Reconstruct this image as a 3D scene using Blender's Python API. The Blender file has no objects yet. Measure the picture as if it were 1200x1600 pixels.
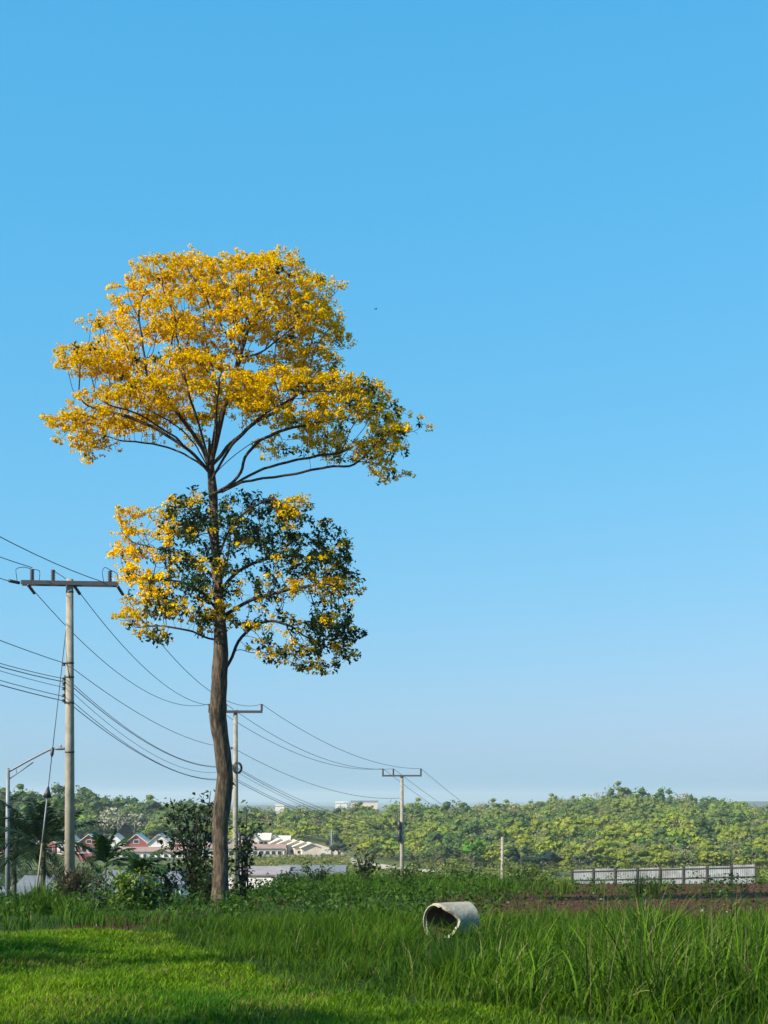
import bpy, math, random
import numpy as np
from mathutils import Vector, noise as mnoise

# ------------------------------------------------------------------ camera, sky, sun, exposure
F, HZ = 2400.0, 1245.0            # focal length and eye-level row, in pixels of the 1200 x 1600 photograph
scene = bpy.context.scene
col = scene.collection
R = math.radians
cam_d = bpy.data.cameras.new('camera'); cam = bpy.data.objects.new('camera', cam_d); col.objects.link(cam)
cam.location = (0, 0, 0); cam.rotation_euler = (R(90), 0, 0)
cam_d.sensor_width = 36.0; cam_d.lens = F / 1600 * 36.0
cam_d.shift_y = (HZ - 800) / 1600
cam_d.clip_start = 0.1; cam_d.clip_end = 40000
scene.camera = cam

SUN_EL, SUN_ROT = 33.0, 241.0     # degrees; rotation clockwise from +Y (behind the camera, to the left)
world = bpy.data.worlds.new('World'); scene.world = world; world.use_nodes = True
wn = world.node_tree.nodes; wl = world.node_tree.links
bg = wn['Background']
sky = wn.new('ShaderNodeTexSky'); sky.sky_type = 'NISHITA'; sky.sun_disc = False
sky.sun_elevation = R(SUN_EL); sky.sun_rotation = R(SUN_ROT)
sky.air_density = 1.4; sky.dust_density = 0.7; sky.ozone_density = 6.0; sky.altitude = 0
# the photograph's tone curve: one contrast per channel, the same in every direction of the sky
sep = wn.new('ShaderNodeSeparateColor'); cmb = wn.new('ShaderNodeCombineColor')
wl.new(sky.outputs[0], sep.inputs[0])
for i, (g_, a_) in enumerate(((1.074, 0.425), (0.402, 1.70), (0.29, 2.84))):
    pw = wn.new('ShaderNodeMath'); pw.operation = 'POWER'; pw.inputs[1].default_value = g_
    ml = wn.new('ShaderNodeMath'); ml.operation = 'MULTIPLY'; ml.inputs[1].default_value = a_
    wl.new(sep.outputs[i], pw.inputs[0]); wl.new(pw.outputs[0], ml.inputs[0]); wl.new(ml.outputs[0], cmb.inputs[i])
wl.new(cmb.outputs[0], bg.inputs[0])
bg.inputs[1].default_value = 0.10
sd = (math.sin(R(SUN_ROT)) * math.cos(R(SUN_EL)), math.cos(R(SUN_ROT)) * math.cos(R(SUN_EL)), math.sin(R(SUN_EL)))
sun_d = bpy.data.lights.new('sun', 'SUN'); sun_d.energy = 4.6; sun_d.angle = R(0.55); sun_d.color = (1.0, 0.93, 0.79)
sun = bpy.data.objects.new('sun', sun_d); col.objects.link(sun)
sun.rotation_euler = Vector(sd).to_track_quat('Z', 'Y').to_euler(); sun.location = (-60, -40, 60)
vs = scene.view_settings
vs.view_transform = 'Standard'; vs.look = 'None'; vs.exposure = 1.0; vs.gamma = 1.0; vs.use_curve_mapping = False
scene.cycles.use_denoising = True
scene.cycles.max_bounces = 6; scene.cycles.diffuse_bounces = 3; scene.cycles.glossy_bounces = 2
scene.cycles.transmission_bounces = 4; scene.cycles.transparent_max_bounces = 8; scene.cycles.volume_bounces = 0
scene.cycles.sample_clamp_indirect = 6.0

rng = np.random.default_rng(7)
random.seed(7)

# ------------------------------------------------------------------ helpers
def P(px, py, d):
    return np.array([(px - 600) / F * d, d, (HZ - py) / F * d])

def tag(o, label=None, cat=None, group=None, kind=None):
    if label: o['label'] = label
    if cat: o['category'] = cat
    if group: o['group'] = group
    if kind: o['kind'] = kind
    return o

def empty(name, loc=(0, 0, 0), rz=0.0, scale=1.0):
    o = bpy.data.objects.new(name, None); col.objects.link(o)
    o.location = tuple(float(v) for v in loc); o.rotation_euler = (0, 0, rz); o.scale = (scale,) * 3
    o.empty_display_size = 0.2
    return o

def mesh_np(name, V, Fc, C=None, smooth=False):
    """V (n,3); Fc: array (m,k) or list of such arrays; C (n,3) vertex colours"""
    me = bpy.data.meshes.new(name)
    V = np.asarray(V, dtype=np.float32)
    Fs = [np.asarray(f, dtype=np.int32) for f in (Fc if isinstance(Fc, list) else [Fc]) if len(f)]
    me.vertices.add(len(V)); me.vertices.foreach_set('co', V.ravel())
    loops = np.concatenate([f.ravel() for f in Fs])
    tot = np.concatenate([np.full(len(f), f.shape[1], np.int32) for f in Fs])
    start = np.concatenate([[0], np.cumsum(tot)[:-1]]).astype(np.int32)
    me.loops.add(len(loops)); me.loops.foreach_set('vertex_index', loops)
    me.polygons.add(len(tot)); me.polygons.foreach_set('loop_start', start)
    me.polygons.foreach_set('use_smooth', np.full(len(tot), bool(smooth)))
    if C is not None:
        C = np.asarray(C, dtype=np.float32)
        ca = me.color_attributes.new('Col', 'FLOAT_COLOR', 'POINT')
        rgba = np.ones((len(V), 4), np.float32); rgba[:, :3] = C
        ca.data.foreach_set('color', rgba.ravel())
    me.update(calc_edges=True)
    return me

def obj(name, me, mat=None, parent=None):
    o = bpy.data.objects.new(name, me); col.objects.link(o)
    if mat is not None and len(me.materials) == 0: me.materials.append(mat)
    if parent is not None: o.parent = parent
    return o

class MB:
    """collects boxes, prisms and tubes into one mesh"""
    def __init__(s): s.V = []; s.Q = []; s.T = []; s.n = 0; s.C = []
    def add(s, V, Q=None, T=None, c=None):
        V = np.asarray(V, float)
        if Q is not None and len(Q): s.Q.append(np.asarray(Q) + s.n)
        if T is not None and len(T): s.T.append(np.asarray(T) + s.n)
        s.V.append(V); s.n += len(V)
        if c is not None: s.C.append(np.broadcast_to(np.asarray(c, float), (len(V), 3)))
        return s
    def box(s, x0, x1, y0, y1, z0, z1):
        V = [(x, y, z) for z in (z0, z1) for y in (y0, y1) for x in (x0, x1)]
        return s.add(V, [(0, 2, 3, 1), (4, 5, 7, 6), (0, 1, 5, 4), (2, 6, 7, 3), (0, 4, 6, 2), (1, 3, 7, 5)])
    def tube(s, pts, rad, sides=8, cap=True, c=None):
        V, Q, T = tube_np(pts, rad, sides, cap)
        return s.add(V, Q, T, c)
    def build(s, name, mat, parent=None, smooth=False):
        fs = []
        if s.Q: fs.append(np.concatenate(s.Q))
        if s.T: fs.append(np.concatenate(s.T))
        me = mesh_np(name, np.concatenate(s.V), fs, np.concatenate(s.C) if s.C else None, smooth)
        return obj(name, me, mat, parent)

def tube_np(pts, rad, sides=8, cap=True):
    pts = np.asarray(pts, float); n = len(pts)
    rad = np.broadcast_to(np.asarray(rad, float), (n,))
    t = np.gradient(pts, axis=0); t /= np.linalg.norm(t, axis=1)[:, None] + 1e-9
    m = t.mean(0)
    ref = np.array([1.0, 0, 0]) if abs(m[0]) < 0.7 * np.linalg.norm(m) + 1e-9 else np.array([0, 0, 1.0])
    u = np.cross(t, ref); u /= np.linalg.norm(u, axis=1)[:, None] + 1e-9
    v = np.cross(t, u)
    a = np.arange(sides) / sides * 2 * np.pi
    V = pts[:, None, :] + rad[:, None, None] * (np.cos(a)[None, :, None] * u[:, None, :] + np.sin(a)[None, :, None] * v[:, None, :])
    V = V.reshape(-1, 3)
    i = np.arange(n - 1)[:, None] * sides; j = np.arange(sides)[None, :]; k = (j + 1) % sides
    Q = np.stack([i + j, i + k, i + k + sides, i + j + sides], -1).reshape(-1, 4)
    T = []
    if cap:
        V = np.concatenate([V, pts[:1], pts[-1:]])
        b, e = n * sides, n * sides + 1
        T = [(b, (q + 1) % sides, q) for q in range(sides)] + [(e, (n - 1) * sides + q, (n - 1) * sides + (q + 1) % sides) for q in range(sides)]
    return V, Q, np.array(T, int).reshape(-1, 3)

def spline(pts, n):
    pts = np.asarray(pts, float)
    d = np.concatenate([[0], np.cumsum(np.linalg.norm(np.diff(pts[:, :3], axis=0), axis=1))])
    t = np.linspace(0, d[-1], n)
    lin = np.stack([np.interp(t, d, pts[:, k]) for k in range(pts.shape[1])], 1)
    for _ in range(max(1, n // (2 * len(pts)))):
        lin[1:-1] = 0.25 * lin[:-2] + 0.5 * lin[1:-1] + 0.25 * lin[2:]
    return lin

def unit(v): return v / (np.linalg.norm(v, axis=-1, keepdims=True) + 1e-9)

def cards(cen, size, up_bias=0.35, aspect=0.55, out=None, out_w=0.0, droop=0.0, fold=0.25):
    """rhombic, slightly folded leaves; returns V (4n,3), Q (n,4)"""
    n = len(cen)
    size = np.broadcast_to(np.asarray(size, float), (n,))[:, None]
    nrm = rng.normal(size=(n, 3)); nrm = unit(nrm); nrm[:, 2] = np.abs(nrm[:, 2])
    nrm[:, 2] += up_bias
    if out is not None: nrm = nrm + out_w * out
    nrm = unit(nrm)
    a = unit(np.cross(nrm, rng.normal(size=(n, 3)))); a[:, 2] -= droop; a = unit(a)
    b = unit(np.cross(nrm, a))
    w = rng.uniform(0.8, 1.2, (n, 1))
    V = np.stack([cen - a * size * 0.5, cen + b * size * aspect * 0.5 * w + nrm * size * fold * 0.4,
                  cen + a * size * 0.5, cen - b * size * aspect * 0.5 * w + nrm * size * fold * 0.4], 1).reshape(-1, 3)
    return V, np.arange(4 * n).reshape(-1, 4)

def rep(c, k): return np.repeat(np.asarray(c, float), k, axis=0)

def nz(p, s=1.0): return mnoise.noise((float(p[0]) * s, float(p[1]) * s, float(p[2]) * s))

_perm = rng.random((64, 64))
def vnoise(x, y):
    """vectorised smooth value noise, 0..1"""
    xi = np.floor(x).astype(int); yi = np.floor(y).astype(int); fx = x - xi; fy = y - yi
    fx = fx * fx * (3 - 2 * fx); fy = fy * fy * (3 - 2 * fy)
    g = lambda i, j: _perm[i % 64, j % 64]
    return (g(xi, yi) * (1 - fx) + g(xi + 1, yi) * fx) * (1 - fy) + (g(xi, yi + 1) * (1 - fx) + g(xi + 1, yi + 1) * fx) * fy
def fbm(x, y): return (vnoise(x, y) + 0.5 * vnoise(2.1 * x + 7, 2.1 * y + 3) + 0.25 * vnoise(4.3 * x + 1, 4.3 * y + 9)) / 1.75

# ------------------------------------------------------------------ materials
def new_mat(name):
    m = bpy.data.materials.new(name); m.use_nodes = True
    return m, m.node_tree.nodes, m.node_tree.links, m.node_tree.nodes['Principled BSDF']

def surf(name, c, rough=0.8, var=0.25, scale=6.0, bump=0.0, bscale=30.0, metal=0.0, coord='Object', dirt=None):
    """plain procedural surface: base colour broken by noise, fine bump"""
    m, n, l, p = new_mat(name)
    tc = n.new('ShaderNodeTexCoord')
    t = n.new('ShaderNodeTexNoise'); t.inputs['Scale'].default_value = scale; t.inputs['Detail'].default_value = 6; t.inputs['Roughness'].default_value = 0.65
    l.new(tc.outputs[coord], t.inputs['Vector'])
    mx = n.new('ShaderNodeMixRGB'); d = dirt or tuple(v * (1 - var) for v in c)
    mx.inputs[1].default_value = (*[min(1, v * (1 + var * 0.4)) for v in c], 1); mx.inputs[2].default_value = (*d, 1)
    rp = n.new('ShaderNodeValToRGB'); rp.color_ramp.elements[0].position = 0.35; rp.color_ramp.elements[1].position = 0.7
    l.new(t.outputs[0], rp.inputs[0]); l.new(rp.outputs[0], mx.inputs[0]); l.new(mx.outputs[0], p.inputs['Base Color'])
    p.inputs['Roughness'].default_value = rough; p.inputs['Metallic'].default_value = metal
    if bump:
        b = n.new('ShaderNodeBump'); b.inputs['Strength'].default_value = bump; b.inputs['Distance'].default_value = 0.02
        t2 = n.new('ShaderNodeTexNoise'); t2.inputs['Scale'].default_value = bscale; t2.inputs['Detail'].default_value = 5
        l.new(tc.outputs[coord], t2.inputs['Vector']); l.new(t2.outputs[0], b.inputs['Height']); l.new(b.outputs[0], p.inputs['Normal'])
    return m

def leafmat(name, trans=0.35, rough=0.5, tint=(1, 1, 1), spec=0.3, tr_tint=(1.1, 1.15, 0.5)):
    """foliage: vertex colour, per-object brightness, light passing through the blades"""
    m, n, l, p = new_mat(name)
    at = n.new('ShaderNodeAttribute'); at.attribute_name = 'Col'
    oi = n.new('ShaderNodeObjectInfo')
    mr = n.new('ShaderNodeMapRange'); mr.inputs['To Min'].default_value = 0.85; mr.inputs['To Max'].default_value = 1.15
    l.new(oi.outputs['Random'], mr.inputs['Value'])
    mu = n.new('ShaderNodeVectorMath'); mu.operation = 'SCALE'
    l.new(at.outputs['Color'], mu.inputs[0]); l.new(mr.outputs[0], mu.inputs['Scale'])
    m2 = n.new('ShaderNodeVectorMath'); m2.operation = 'MULTIPLY'; m2.inputs[1].default_value = tint
    l.new(mu.outputs[0], m2.inputs[0])
    l.new(m2.outputs[0], p.inputs['Base Color']); p.inputs['Roughness'].default_value = rough
    p.inputs['Specular IOR Level'].default_value = spec
    tr = n.new('ShaderNodeBsdfTranslucent'); m3 = n.new('ShaderNodeVectorMath'); m3.operation = 'MULTIPLY'; m3.inputs[1].default_value = tr_tint
    l.new(m2.outputs[0], m3.inputs[0]); l.new(m3.outputs[0], tr.inputs['Color'])
    mix = n.new('ShaderNodeMixShader'); mix.inputs[0].default_value = trans
    l.new(p.outputs[0], mix.inputs[1]); l.new(tr.outputs[0], mix.inputs[2])
    l.new(mix.outputs[0], n['Material Output'].inputs['Surface'])
    return m

M = {}
M['leaf'] = leafmat('leaf', 0.30, 0.5, spec=0.15)
M['grass'] = leafmat('grass', 0.34, 0.6, spec=0.08)
M['flower'] = leafmat('yellow_petals', 0.38, 0.6, tr_tint=(1.1, 1.0, 0.3), spec=0.0)
M['forest'] = leafmat('forest_leaves', 0.25, 0.7, spec=0.05)
M['concrete_pole'] = surf('pole_concrete', (0.27, 0.24, 0.185), 0.85, 0.35, 3.0, 0.25, 40)
M['pipe'] = surf('pipe_concrete', (0.36, 0.325, 0.25), 0.9, 0.4, 4.0, 0.5, 30, dirt=(0.18, 0.145, 0.095))
M['steel_dark'] = surf('dark_steel', (0.07, 0.07, 0.075), 0.6, 0.3, 20, metal=0.3)
M['galv'] = surf('galvanised_steel', (0.20, 0.215, 0.23), 0.6, 0.2, 9, metal=0.2)
M['black'] = surf('black_rubber', (0.02, 0.02, 0.022), 0.5, 0.2, 20)
M['wire'] = surf('weathered_wire', (0.035, 0.038, 0.045), 0.6, 0.2, 2)
M['guard'] = surf('guy_guard_plastic', (0.24, 0.20, 0.10), 0.6, 0.3, 6)
M['porcelain'] = surf('brown_porcelain', (0.06, 0.035, 0.03), 0.25, 0.2, 8)
M['glass'] = surf('dark_window_glass', (0.03, 0.035, 0.045), 0.12, 0.2, 4)
M['white'] = surf('white_render', (0.68, 0.66, 0.62), 0.85, 0.14, 0.8, dirt=(0.48, 0.45, 0.41))
M['cream'] = surf('cream_render', (0.62, 0.53, 0.42), 0.85, 0.15, 0.7, dirt=(0.46, 0.38, 0.29))
M['redwall'] = surf('brick_red_render', (0.24, 0.06, 0.05), 0.85, 0.2, 1.2)
M['teal'] = surf('teal_render', (0.25, 0.42, 0.44), 0.85, 0.2, 1.0)
M['roof_grey'] = surf('grey_roof_sheet', (0.16, 0.16, 0.175), 0.75, 0.25, 0.5, metal=0.1)
M['roof_mauve'] = surf('mauve_roof_sheet', (0.28, 0.23, 0.225), 0.7, 0.25, 0.5)
M['roof_brown'] = surf('brown_roof_tile', (0.30, 0.19, 0.15), 0.8, 0.3, 0.7)
M['roof_red'] = surf('crimson_roof_sheet', (0.24, 0.045, 0.065), 0.6, 0.2, 0.5)
M['roof_cream'] = surf('pale_cream_roof_tile', (0.56, 0.49, 0.41), 0.8, 0.2, 0.6)
M['sheet'] = surf('white_fence_sheet', (0.235, 0.255, 0.265), 0.6, 0.15, 0.9, dirt=(0.12, 0.12, 0.115))
M['rust_post'] = surf('rusty_post', (0.055, 0.04, 0.035), 0.8, 0.4, 4)
M['stained'] = surf('mud_stained_shaded_concrete', (0.085, 0.050, 0.034), 0.95, 0.4, 5.0, 0.4, 30, dirt=(0.035, 0.02, 0.014))  # mud stain, coloured darker still to stand for shade inside the pipe
M['stone'] = surf('pale_stone', (0.19, 0.175, 0.15), 0.9, 0.3, 8, 0.3)
M['clod'] = surf('red_soil_clod', (0.062, 0.025, 0.015), 0.95, 0.45, 5, 0.5)
M['road'] = surf('pale_dirt_road', (0.44, 0.36, 0.27), 0.95, 0.2, 0.4)

def bark_mat(name, c1, c2, sc=7.0):
    m, n, l, p = new_mat(name)
    tc = n.new('ShaderNodeTexCoord'); mp = n.new('ShaderNodeMapping'); mp.inputs['Scale'].default_value = (sc, sc, sc * 0.22)
    l.new(tc.outputs['Object'], mp.inputs[0])
    t = n.new('ShaderNodeTexNoise'); t.inputs['Scale'].default_value = 1.6; t.inputs['Detail'].default_value = 8; t.inputs['Roughness'].default_value = 0.7
    l.new(mp.outputs[0], t.inputs['Vector'])
    rp = n.new('ShaderNodeValToRGB'); rp.color_ramp.elements[0].position = 0.40; rp.color_ramp.elements[1].position = 0.60
    rp.color_ramp.elements[0].color = (*c2, 1); rp.color_ramp.elements[1].color = (*c1, 1)
    l.new(t.outputs[0], rp.inputs[0]); l.new(rp.outputs[0], p.inputs['Base Color']); p.inputs['Roughness'].default_value = 0.95
    b = n.new('ShaderNodeBump'); b.inputs['Strength'].default_value = 1.0; b.inputs['Distance'].default_value = 0.06
    l.new(t.outputs[0], b.inputs['Height']); l.new(b.outputs[0], p.inputs['Normal'])
    return m
M['bark'] = bark_mat('tree_bark', (0.125, 0.090, 0.055), (0.022, 0.015, 0.010), 10)
M['twig'] = bark_mat('twig_bark', (0.075, 0.052, 0.036), (0.03, 0.02, 0.015), 14)
M['palestem'] = bark_mat('pale_stem', (0.11, 0.105, 0.06), (0.05, 0.045, 0.03), 6)
M['farbark'] = bark_mat('far_bark', (0.22, 0.19, 0.16), (0.10, 0.08, 0.06), 2)

# ground: zone colours per vertex, broken by several noises
gm, n_, l_, p_ = new_mat('earth_and_grass_ground')
at = n_.new('ShaderNodeAttribute'); at.attribute_name = 'Col'
geo = n_.new('ShaderNodeNewGeometry')
tA = n_.new('ShaderNodeTexNoise'); tA.inputs['Scale'].default_value = 2.2; tA.inputs['Detail'].default_value = 9; tA.inputs['Roughness'].default_value = 0.7
tB = n_.new('ShaderNodeTexNoise'); tB.inputs['Scale'].default_value = 0.12; tB.inputs['Detail'].default_value = 6
l_.new(geo.outputs['Position'], tA.inputs['Vector']); l_.new(geo.outputs['Position'], tB.inputs['Vector'])
ad = n_.new('ShaderNodeMath'); ad.operation = 'ADD'; l_.new(tA.outputs[0], ad.inputs[0]); l_.new(tB.outputs[0], ad.inputs[1])
mr = n_.new('ShaderNodeMapRange'); mr.inputs['From Min'].default_value = 0.6; mr.inputs['From Max'].default_value = 1.4
mr.inputs['To Min'].default_value = 0.55; mr.inputs['To Max'].default_value = 1.35; l_.new(ad.outputs[0], mr.inputs['Value'])
sc_ = n_.new('ShaderNodeVectorMath'); sc_.operation = 'SCALE'; l_.new(at.outputs['Color'], sc_.inputs[0]); l_.new(mr.outputs[0], sc_.inputs['Scale'])
l_.new(sc_.outputs[0], p_.inputs['Base Color']); p_.inputs['Roughness'].default_value = 0.95; p_.inputs['Specular IOR Level'].default_value = 0.1
bp = n_.new('ShaderNodeBump'); bp.inputs['Strength'].default_value = 0.8; bp.inputs['Distance'].default_value = 0.08
l_.new(tA.outputs[0], bp.inputs['Height']); l_.new(bp.outputs[0], p_.inputs['Normal'])
M['ground'] = gm

# ------------------------------------------------------------------ terrain
SKY_X = [-300, 0, 60, 120, 160, 220, 300, 360, 450, 560, 640, 700, 800, 850, 900, 950, 1000, 1050, 1100, 1150, 1200, 1500]
SKY_Y = [1240, 1243, 1249, 1248, 1256, 1258, 1262, 1258, 1256, 1252, 1252, 1254, 1250, 1244, 1238, 1234, 1233, 1237, 1243, 1250, 1256, 1270]
def ridge_d(px): return np.interp(px, [-200, 300, 450, 800, 1200], [500, 520, 600, 640, 640])
def hill_d0(px): return np.interp(px, [-200, 300, 420, 560, 700, 1200], [425, 425, 430, 400, 330, 300])
def th(x, y):
    """terrain height"""
    x = np.asarray(x, float); y = np.asarray(y, float)
    yy = np.maximum(y, 1.0)
    px = 600 + np.clip(x / yy, -0.9, 0.9) * F
    left = np.interp(y, [-500, 0, 10, 24, 34, 45, 60, 80, 111, 150, 200, 300, 400, 440], [-1.6, -1.6, -1.6, -2.02, -2.5, -4.0, -5.2, -6.4, -8.6, -10.5, -13, -14.8, -15.8, -16])
    right = np.interp(y, [-500, 0, 10, 32, 54, 60, 80, 111, 150, 200, 300, 400, 440], [-1.6, -1.6, -1.6, -2.26, -3.05, -3.7, -6.0, -8.6, -9.6, -13, -14.6, -15.8, -16])
    k = np.clip((x + 6.5) / 4.0, 0, 1); k = k * k * (3 - 2 * k)
    base = left * (1 - k) + right * k
    dr = ridge_d(px); d0 = hill_d0(px)
    tree_h = np.interp(px, [0, 300, 450, 1200], [30, 30, 36, 36]) * (600.0 / dr)
    zr = (HZ - np.interp(px, SKY_X, SKY_Y) - tree_h) / F * dr
    t = np.clip((y - d0) / (dr - d0), 0, 1)
    hillz = zr * t ** 0.85 + base * (1 - t ** 0.85)
    z = np.where(y > d0, hillz, base)
    t2 = np.clip((y - dr) / 600.0, 0, 1)
    z = np.where(y > dr, zr + (-48 - zr) * t2 * t2 * (3 - 2 * t2), z)
    # distant ridges close to the horizon
    far = np.clip((y - 2600) / 900, 0, 1); far2 = np.clip((7000 - y) / 2500, 0, 1)
    z = z + 44 * far * far2 * (0.38 + 0.50 * (fbm(x / 420.0 + 11, y / 4000.0) - 0.4) + 0.34 * np.clip((px - 1050) / 100, 0, 1)) * (y > 2600)
    amp = np.clip((y - 4) / 12, 0.25, 1) * np.clip((60 - y) / 20, 0, 1)
    z = z + 0.10 * (vnoise(x / 0.9 + 3, y / 1.3 + 8) - 0.5) * amp * (y < 26)
    z = z + 0.10 * (fbm(x / 2.3 + 5, y / 2.3) - 0.5) * amp + np.where(y > 120, 0.8, 0) * (vnoise(x / 25, y / 25) - 0.5)
    return z

def lawn_edge(y): return np.interp(y, [0, 9, 11, 14.3, 18, 22.4], [5, 2.6, 1.25, -1.15, -2.2, -3.4])
def zone_cols(x, y):
    n = len(x); C = np.empty((n, 3))
    px = 600 + x / np.maximum(y, 1) * F
    C[:] = (0.028, 0.046, 0.010)                                   # rough grass soil
    lawn = (x < lawn_edge(y) + 0.8) & (y < 22.6); C[lawn] = (0.035, 0.060, 0.008)
    nzv = fbm(x / 3.0, y / 3.0)
    soil = (y > 22.6) & (y < 56) & (x > -5) & ((x > 1.2) | (nzv > 0.55)); C[soil] = (0.080, 0.031, 0.017)
    mid = (y >= 56) & (y < 300); C[mid] = (0.085, 0.105, 0.035)
    bank = (y >= 230) & (y < 396) & (px > 330) & (px < 540)
    C[bank] = np.where((fbm(x / 18, y / 18) > 0.5)[:, None], (0.15, 0.19, 0.05), (0.22, 0.17, 0.11))[bank]
    wood = (y >= 300) & ~bank; C[wood] = (0.10, 0.115, 0.04)
    farm = y > 900; C[farm] = (0.07, 0.09, 0.05)
    return C

ys = np.concatenate([np.linspace(-60, 4, 16), np.linspace(4.5, 60, 180), np.geomspace(61, 800, 150), np.geomspace(815, 14000, 60)])
us = np.concatenate([np.linspace(-1, -0.32, 14), np.linspace(-0.31, 0.31, 150), np.linspace(0.32, 1, 14)])
GX = us[None, :] * (20 + np.abs(ys))[:, None] * 1.6; GY = np.repeat(ys[:, None], len(us), 1)
# finer spacing inside the view
GX = us[None, :] * np.where(np.abs(us) < 0.315, 1.0, 1.6)[None, :] * (14 + np.maximum(ys, 0))[:, None]
gx, gy = GX.ravel(), GY.ravel(); gz = th(gx, gy)
ni, nj = len(ys), len(us)
ii = np.arange(ni - 1)[:, None] * nj; jj = np.arange(nj - 1)[None, :]
GQ = np.stack([ii + jj, ii + jj + 1, ii + jj + 1 + nj, ii + jj + nj], -1).reshape(-1, 4)
g_ob = obj('ground', mesh_np('ground', np.stack([gx, gy, gz], 1), GQ, zone_cols(gx, gy), True), M['ground'])
tag(g_ob, 'lawn, red soil field and wooded valley floor', 'ground', kind='structure')

# pale dirt road climbing the far slope
rp_ = spline([(-18, 400, 0), (-14.5, 440, 0), (-20, 470, 0), (-27, 500, 0)], 24)
rp_ = spline([(10, 292, 0), (0, 320, 0), (-8, 360, 0), (-13, 400, 0), (-16, 430, 0), (-24, 470, 0)], 40)
tn = np.gradient(rp_, axis=0); tn = unit(np.stack([-tn[:, 1], tn[:, 0], 0 * tn[:, 0]], 1))
RV = []
for s_ in np.linspace(-3.2, 3.2, 6):
    q = rp_ + tn * s_; q[:, 2] = th(q[:, 0], q[:, 1]) + 0.25; RV.append(q)
RV = np.stack(RV, 1).reshape(-1, 3)
ii = np.arange(39)[:, None] * 6; jj = np.arange(5)[None, :]
road = obj('dirt_road', mesh_np('dirt_road', RV, np.stack([ii + jj, ii + jj + 1, ii + jj + 7, ii + jj + 6], -1).reshape(-1, 4), None, True), M['road'])
tag(road, 'pale dirt road winding through the trees across the valley', 'road', kind='structure')

# ------------------------------------------------------------------ the yellow flowering tree
TD = 32.0
def TP(px, py, dy=0.0):
    return np.array([(px - 600) / F * TD, TD + dy, (HZ - py) / F * TD])
MPP = TD / F

tree = empty('flowering_tree', TP(343, 1414))
tag(tree, 'tall tree with golden yellow blossom in two tiers on a bare crooked trunk', 'tree')
T0 = np.array(tree.location)

trunk_px = [(343, 1424, 17.5), (343.5, 1405, 15.5), (344, 1380, 14.2), (344, 1340, 13.4), (341, 1300, 13.2), (345, 1255, 13.8), (351, 1215, 13.6), (346, 1170, 13.2),
            (340, 1120, 13.8), (344, 1065, 13.2), (347, 1020, 11.8), (346, 975, 9.8), (343, 930, 8.6), (339, 890, 8.0), (336, 850, 7.6), (333, 800, 7.6), (331, 765, 8.2), (328, 735, 6.4), (326, 705, 4.2), (325, 680, 1.5)]
tp = np.array([[*TP(a, b, 0.25 * math.sin(b / 90.0)), w * 0.93 * MPP] for a, b, w in trunk_px])
ts = spline(tp, 150)
V, Q, T = tube_np(ts[:, :3], ts[:, 3], 28, True)
for i in range(len(V) - 2):                                    # ridges and burls in the bark
    c = ts[i // 28, :3]; dv = V[i] - c; r = np.linalg.norm(dv) + 1e-6
    a = math.atan2(dv[1], dv[0])
    k = 0.10 * mnoise.noise((math.cos(a) * 3.5, math.sin(a) * 3.5, c[2] * 0.9)) + 0.10 * mnoise.noise((math.cos(a) * 1.2, math.sin(a) * 1.2, c[2] * 2.1 + 9)) + 0.04 * mnoise.noise((math.cos(a) * 8, math.sin(a) * 8, c[2] * 5))
    V[i] = c + dv * (1 + 1.2 * k)
obj('trunk', mesh_np('trunk', V - T0, [Q, T], None, True), M['bark'], tree)

# limbs traced from the photograph (column, row, metres nearer/farther)
UP = [
 [(329, 738, 0), (318, 715, -.2), (300, 690, -.5), (270, 668, -.8), (235, 655, -1.0)],
 [(327, 735, 0), (300, 712, .3), (262, 690, .5), (215, 680, .6), (170, 676, .6)],
 [(328, 735, 0), (320, 690, -.3), (308, 650, -.6), (298, 610, -.8)],
 [(328, 735, 0), (330, 690, .3), (334, 640, .7), (330, 590, 1.0)],
 [(329, 735, 0), (338, 700, -.2), (352, 650, -.4), (370, 600, -.5), (380, 560, -.5)],
 [(331, 748, 0), (350, 715, .4), (385, 680, .8), (430, 655, 1.1)],
 [(333, 772, 0), (352, 764, -.1), (378, 748, -.3), (385, 722, -.5), (410, 700, -.7), (450, 684, -.8), (500, 676, -.8)],
 [(345, 768, .1), (378, 751, .1), (430, 743, .2), (470, 734, .3), (510, 724, .3), (545, 724, .3)],
 [(328, 740, 0), (316, 700, .8), (302, 668, 1.5), (290, 640, 2.0)],
 [(330, 740, 0), (344, 695, -.8), (352, 655, -1.5), (360, 625, -2.0)],
 [(329, 730, 0), (305, 680, .1), (270, 635, .1), (235, 600, .0)],
 [(328, 735, 0), (312, 690, .4), (285, 650, .9), (260, 610, 1.2)],
 [(329, 730, 0), (360, 680, .5), (400, 640, .9), (450, 610, 1.1)],
 [(332, 748, 0), (365, 705, -.6), (420, 668, -1.2), (480, 640, -1.4)],
 [(327, 735, 0), (285, 700, -.9), (235, 672, -1.3), (180, 655, -1.4)],
 [(327, 738, 0), (300, 706, -.1), (250, 675, -.2), (190, 650, -.2), (140, 640, -.2)],
 [(340, 769, .05), (362, 752, .3), (405, 722, .7), (460, 702, 1.0), (530, 690, 1.0)],
]
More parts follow.
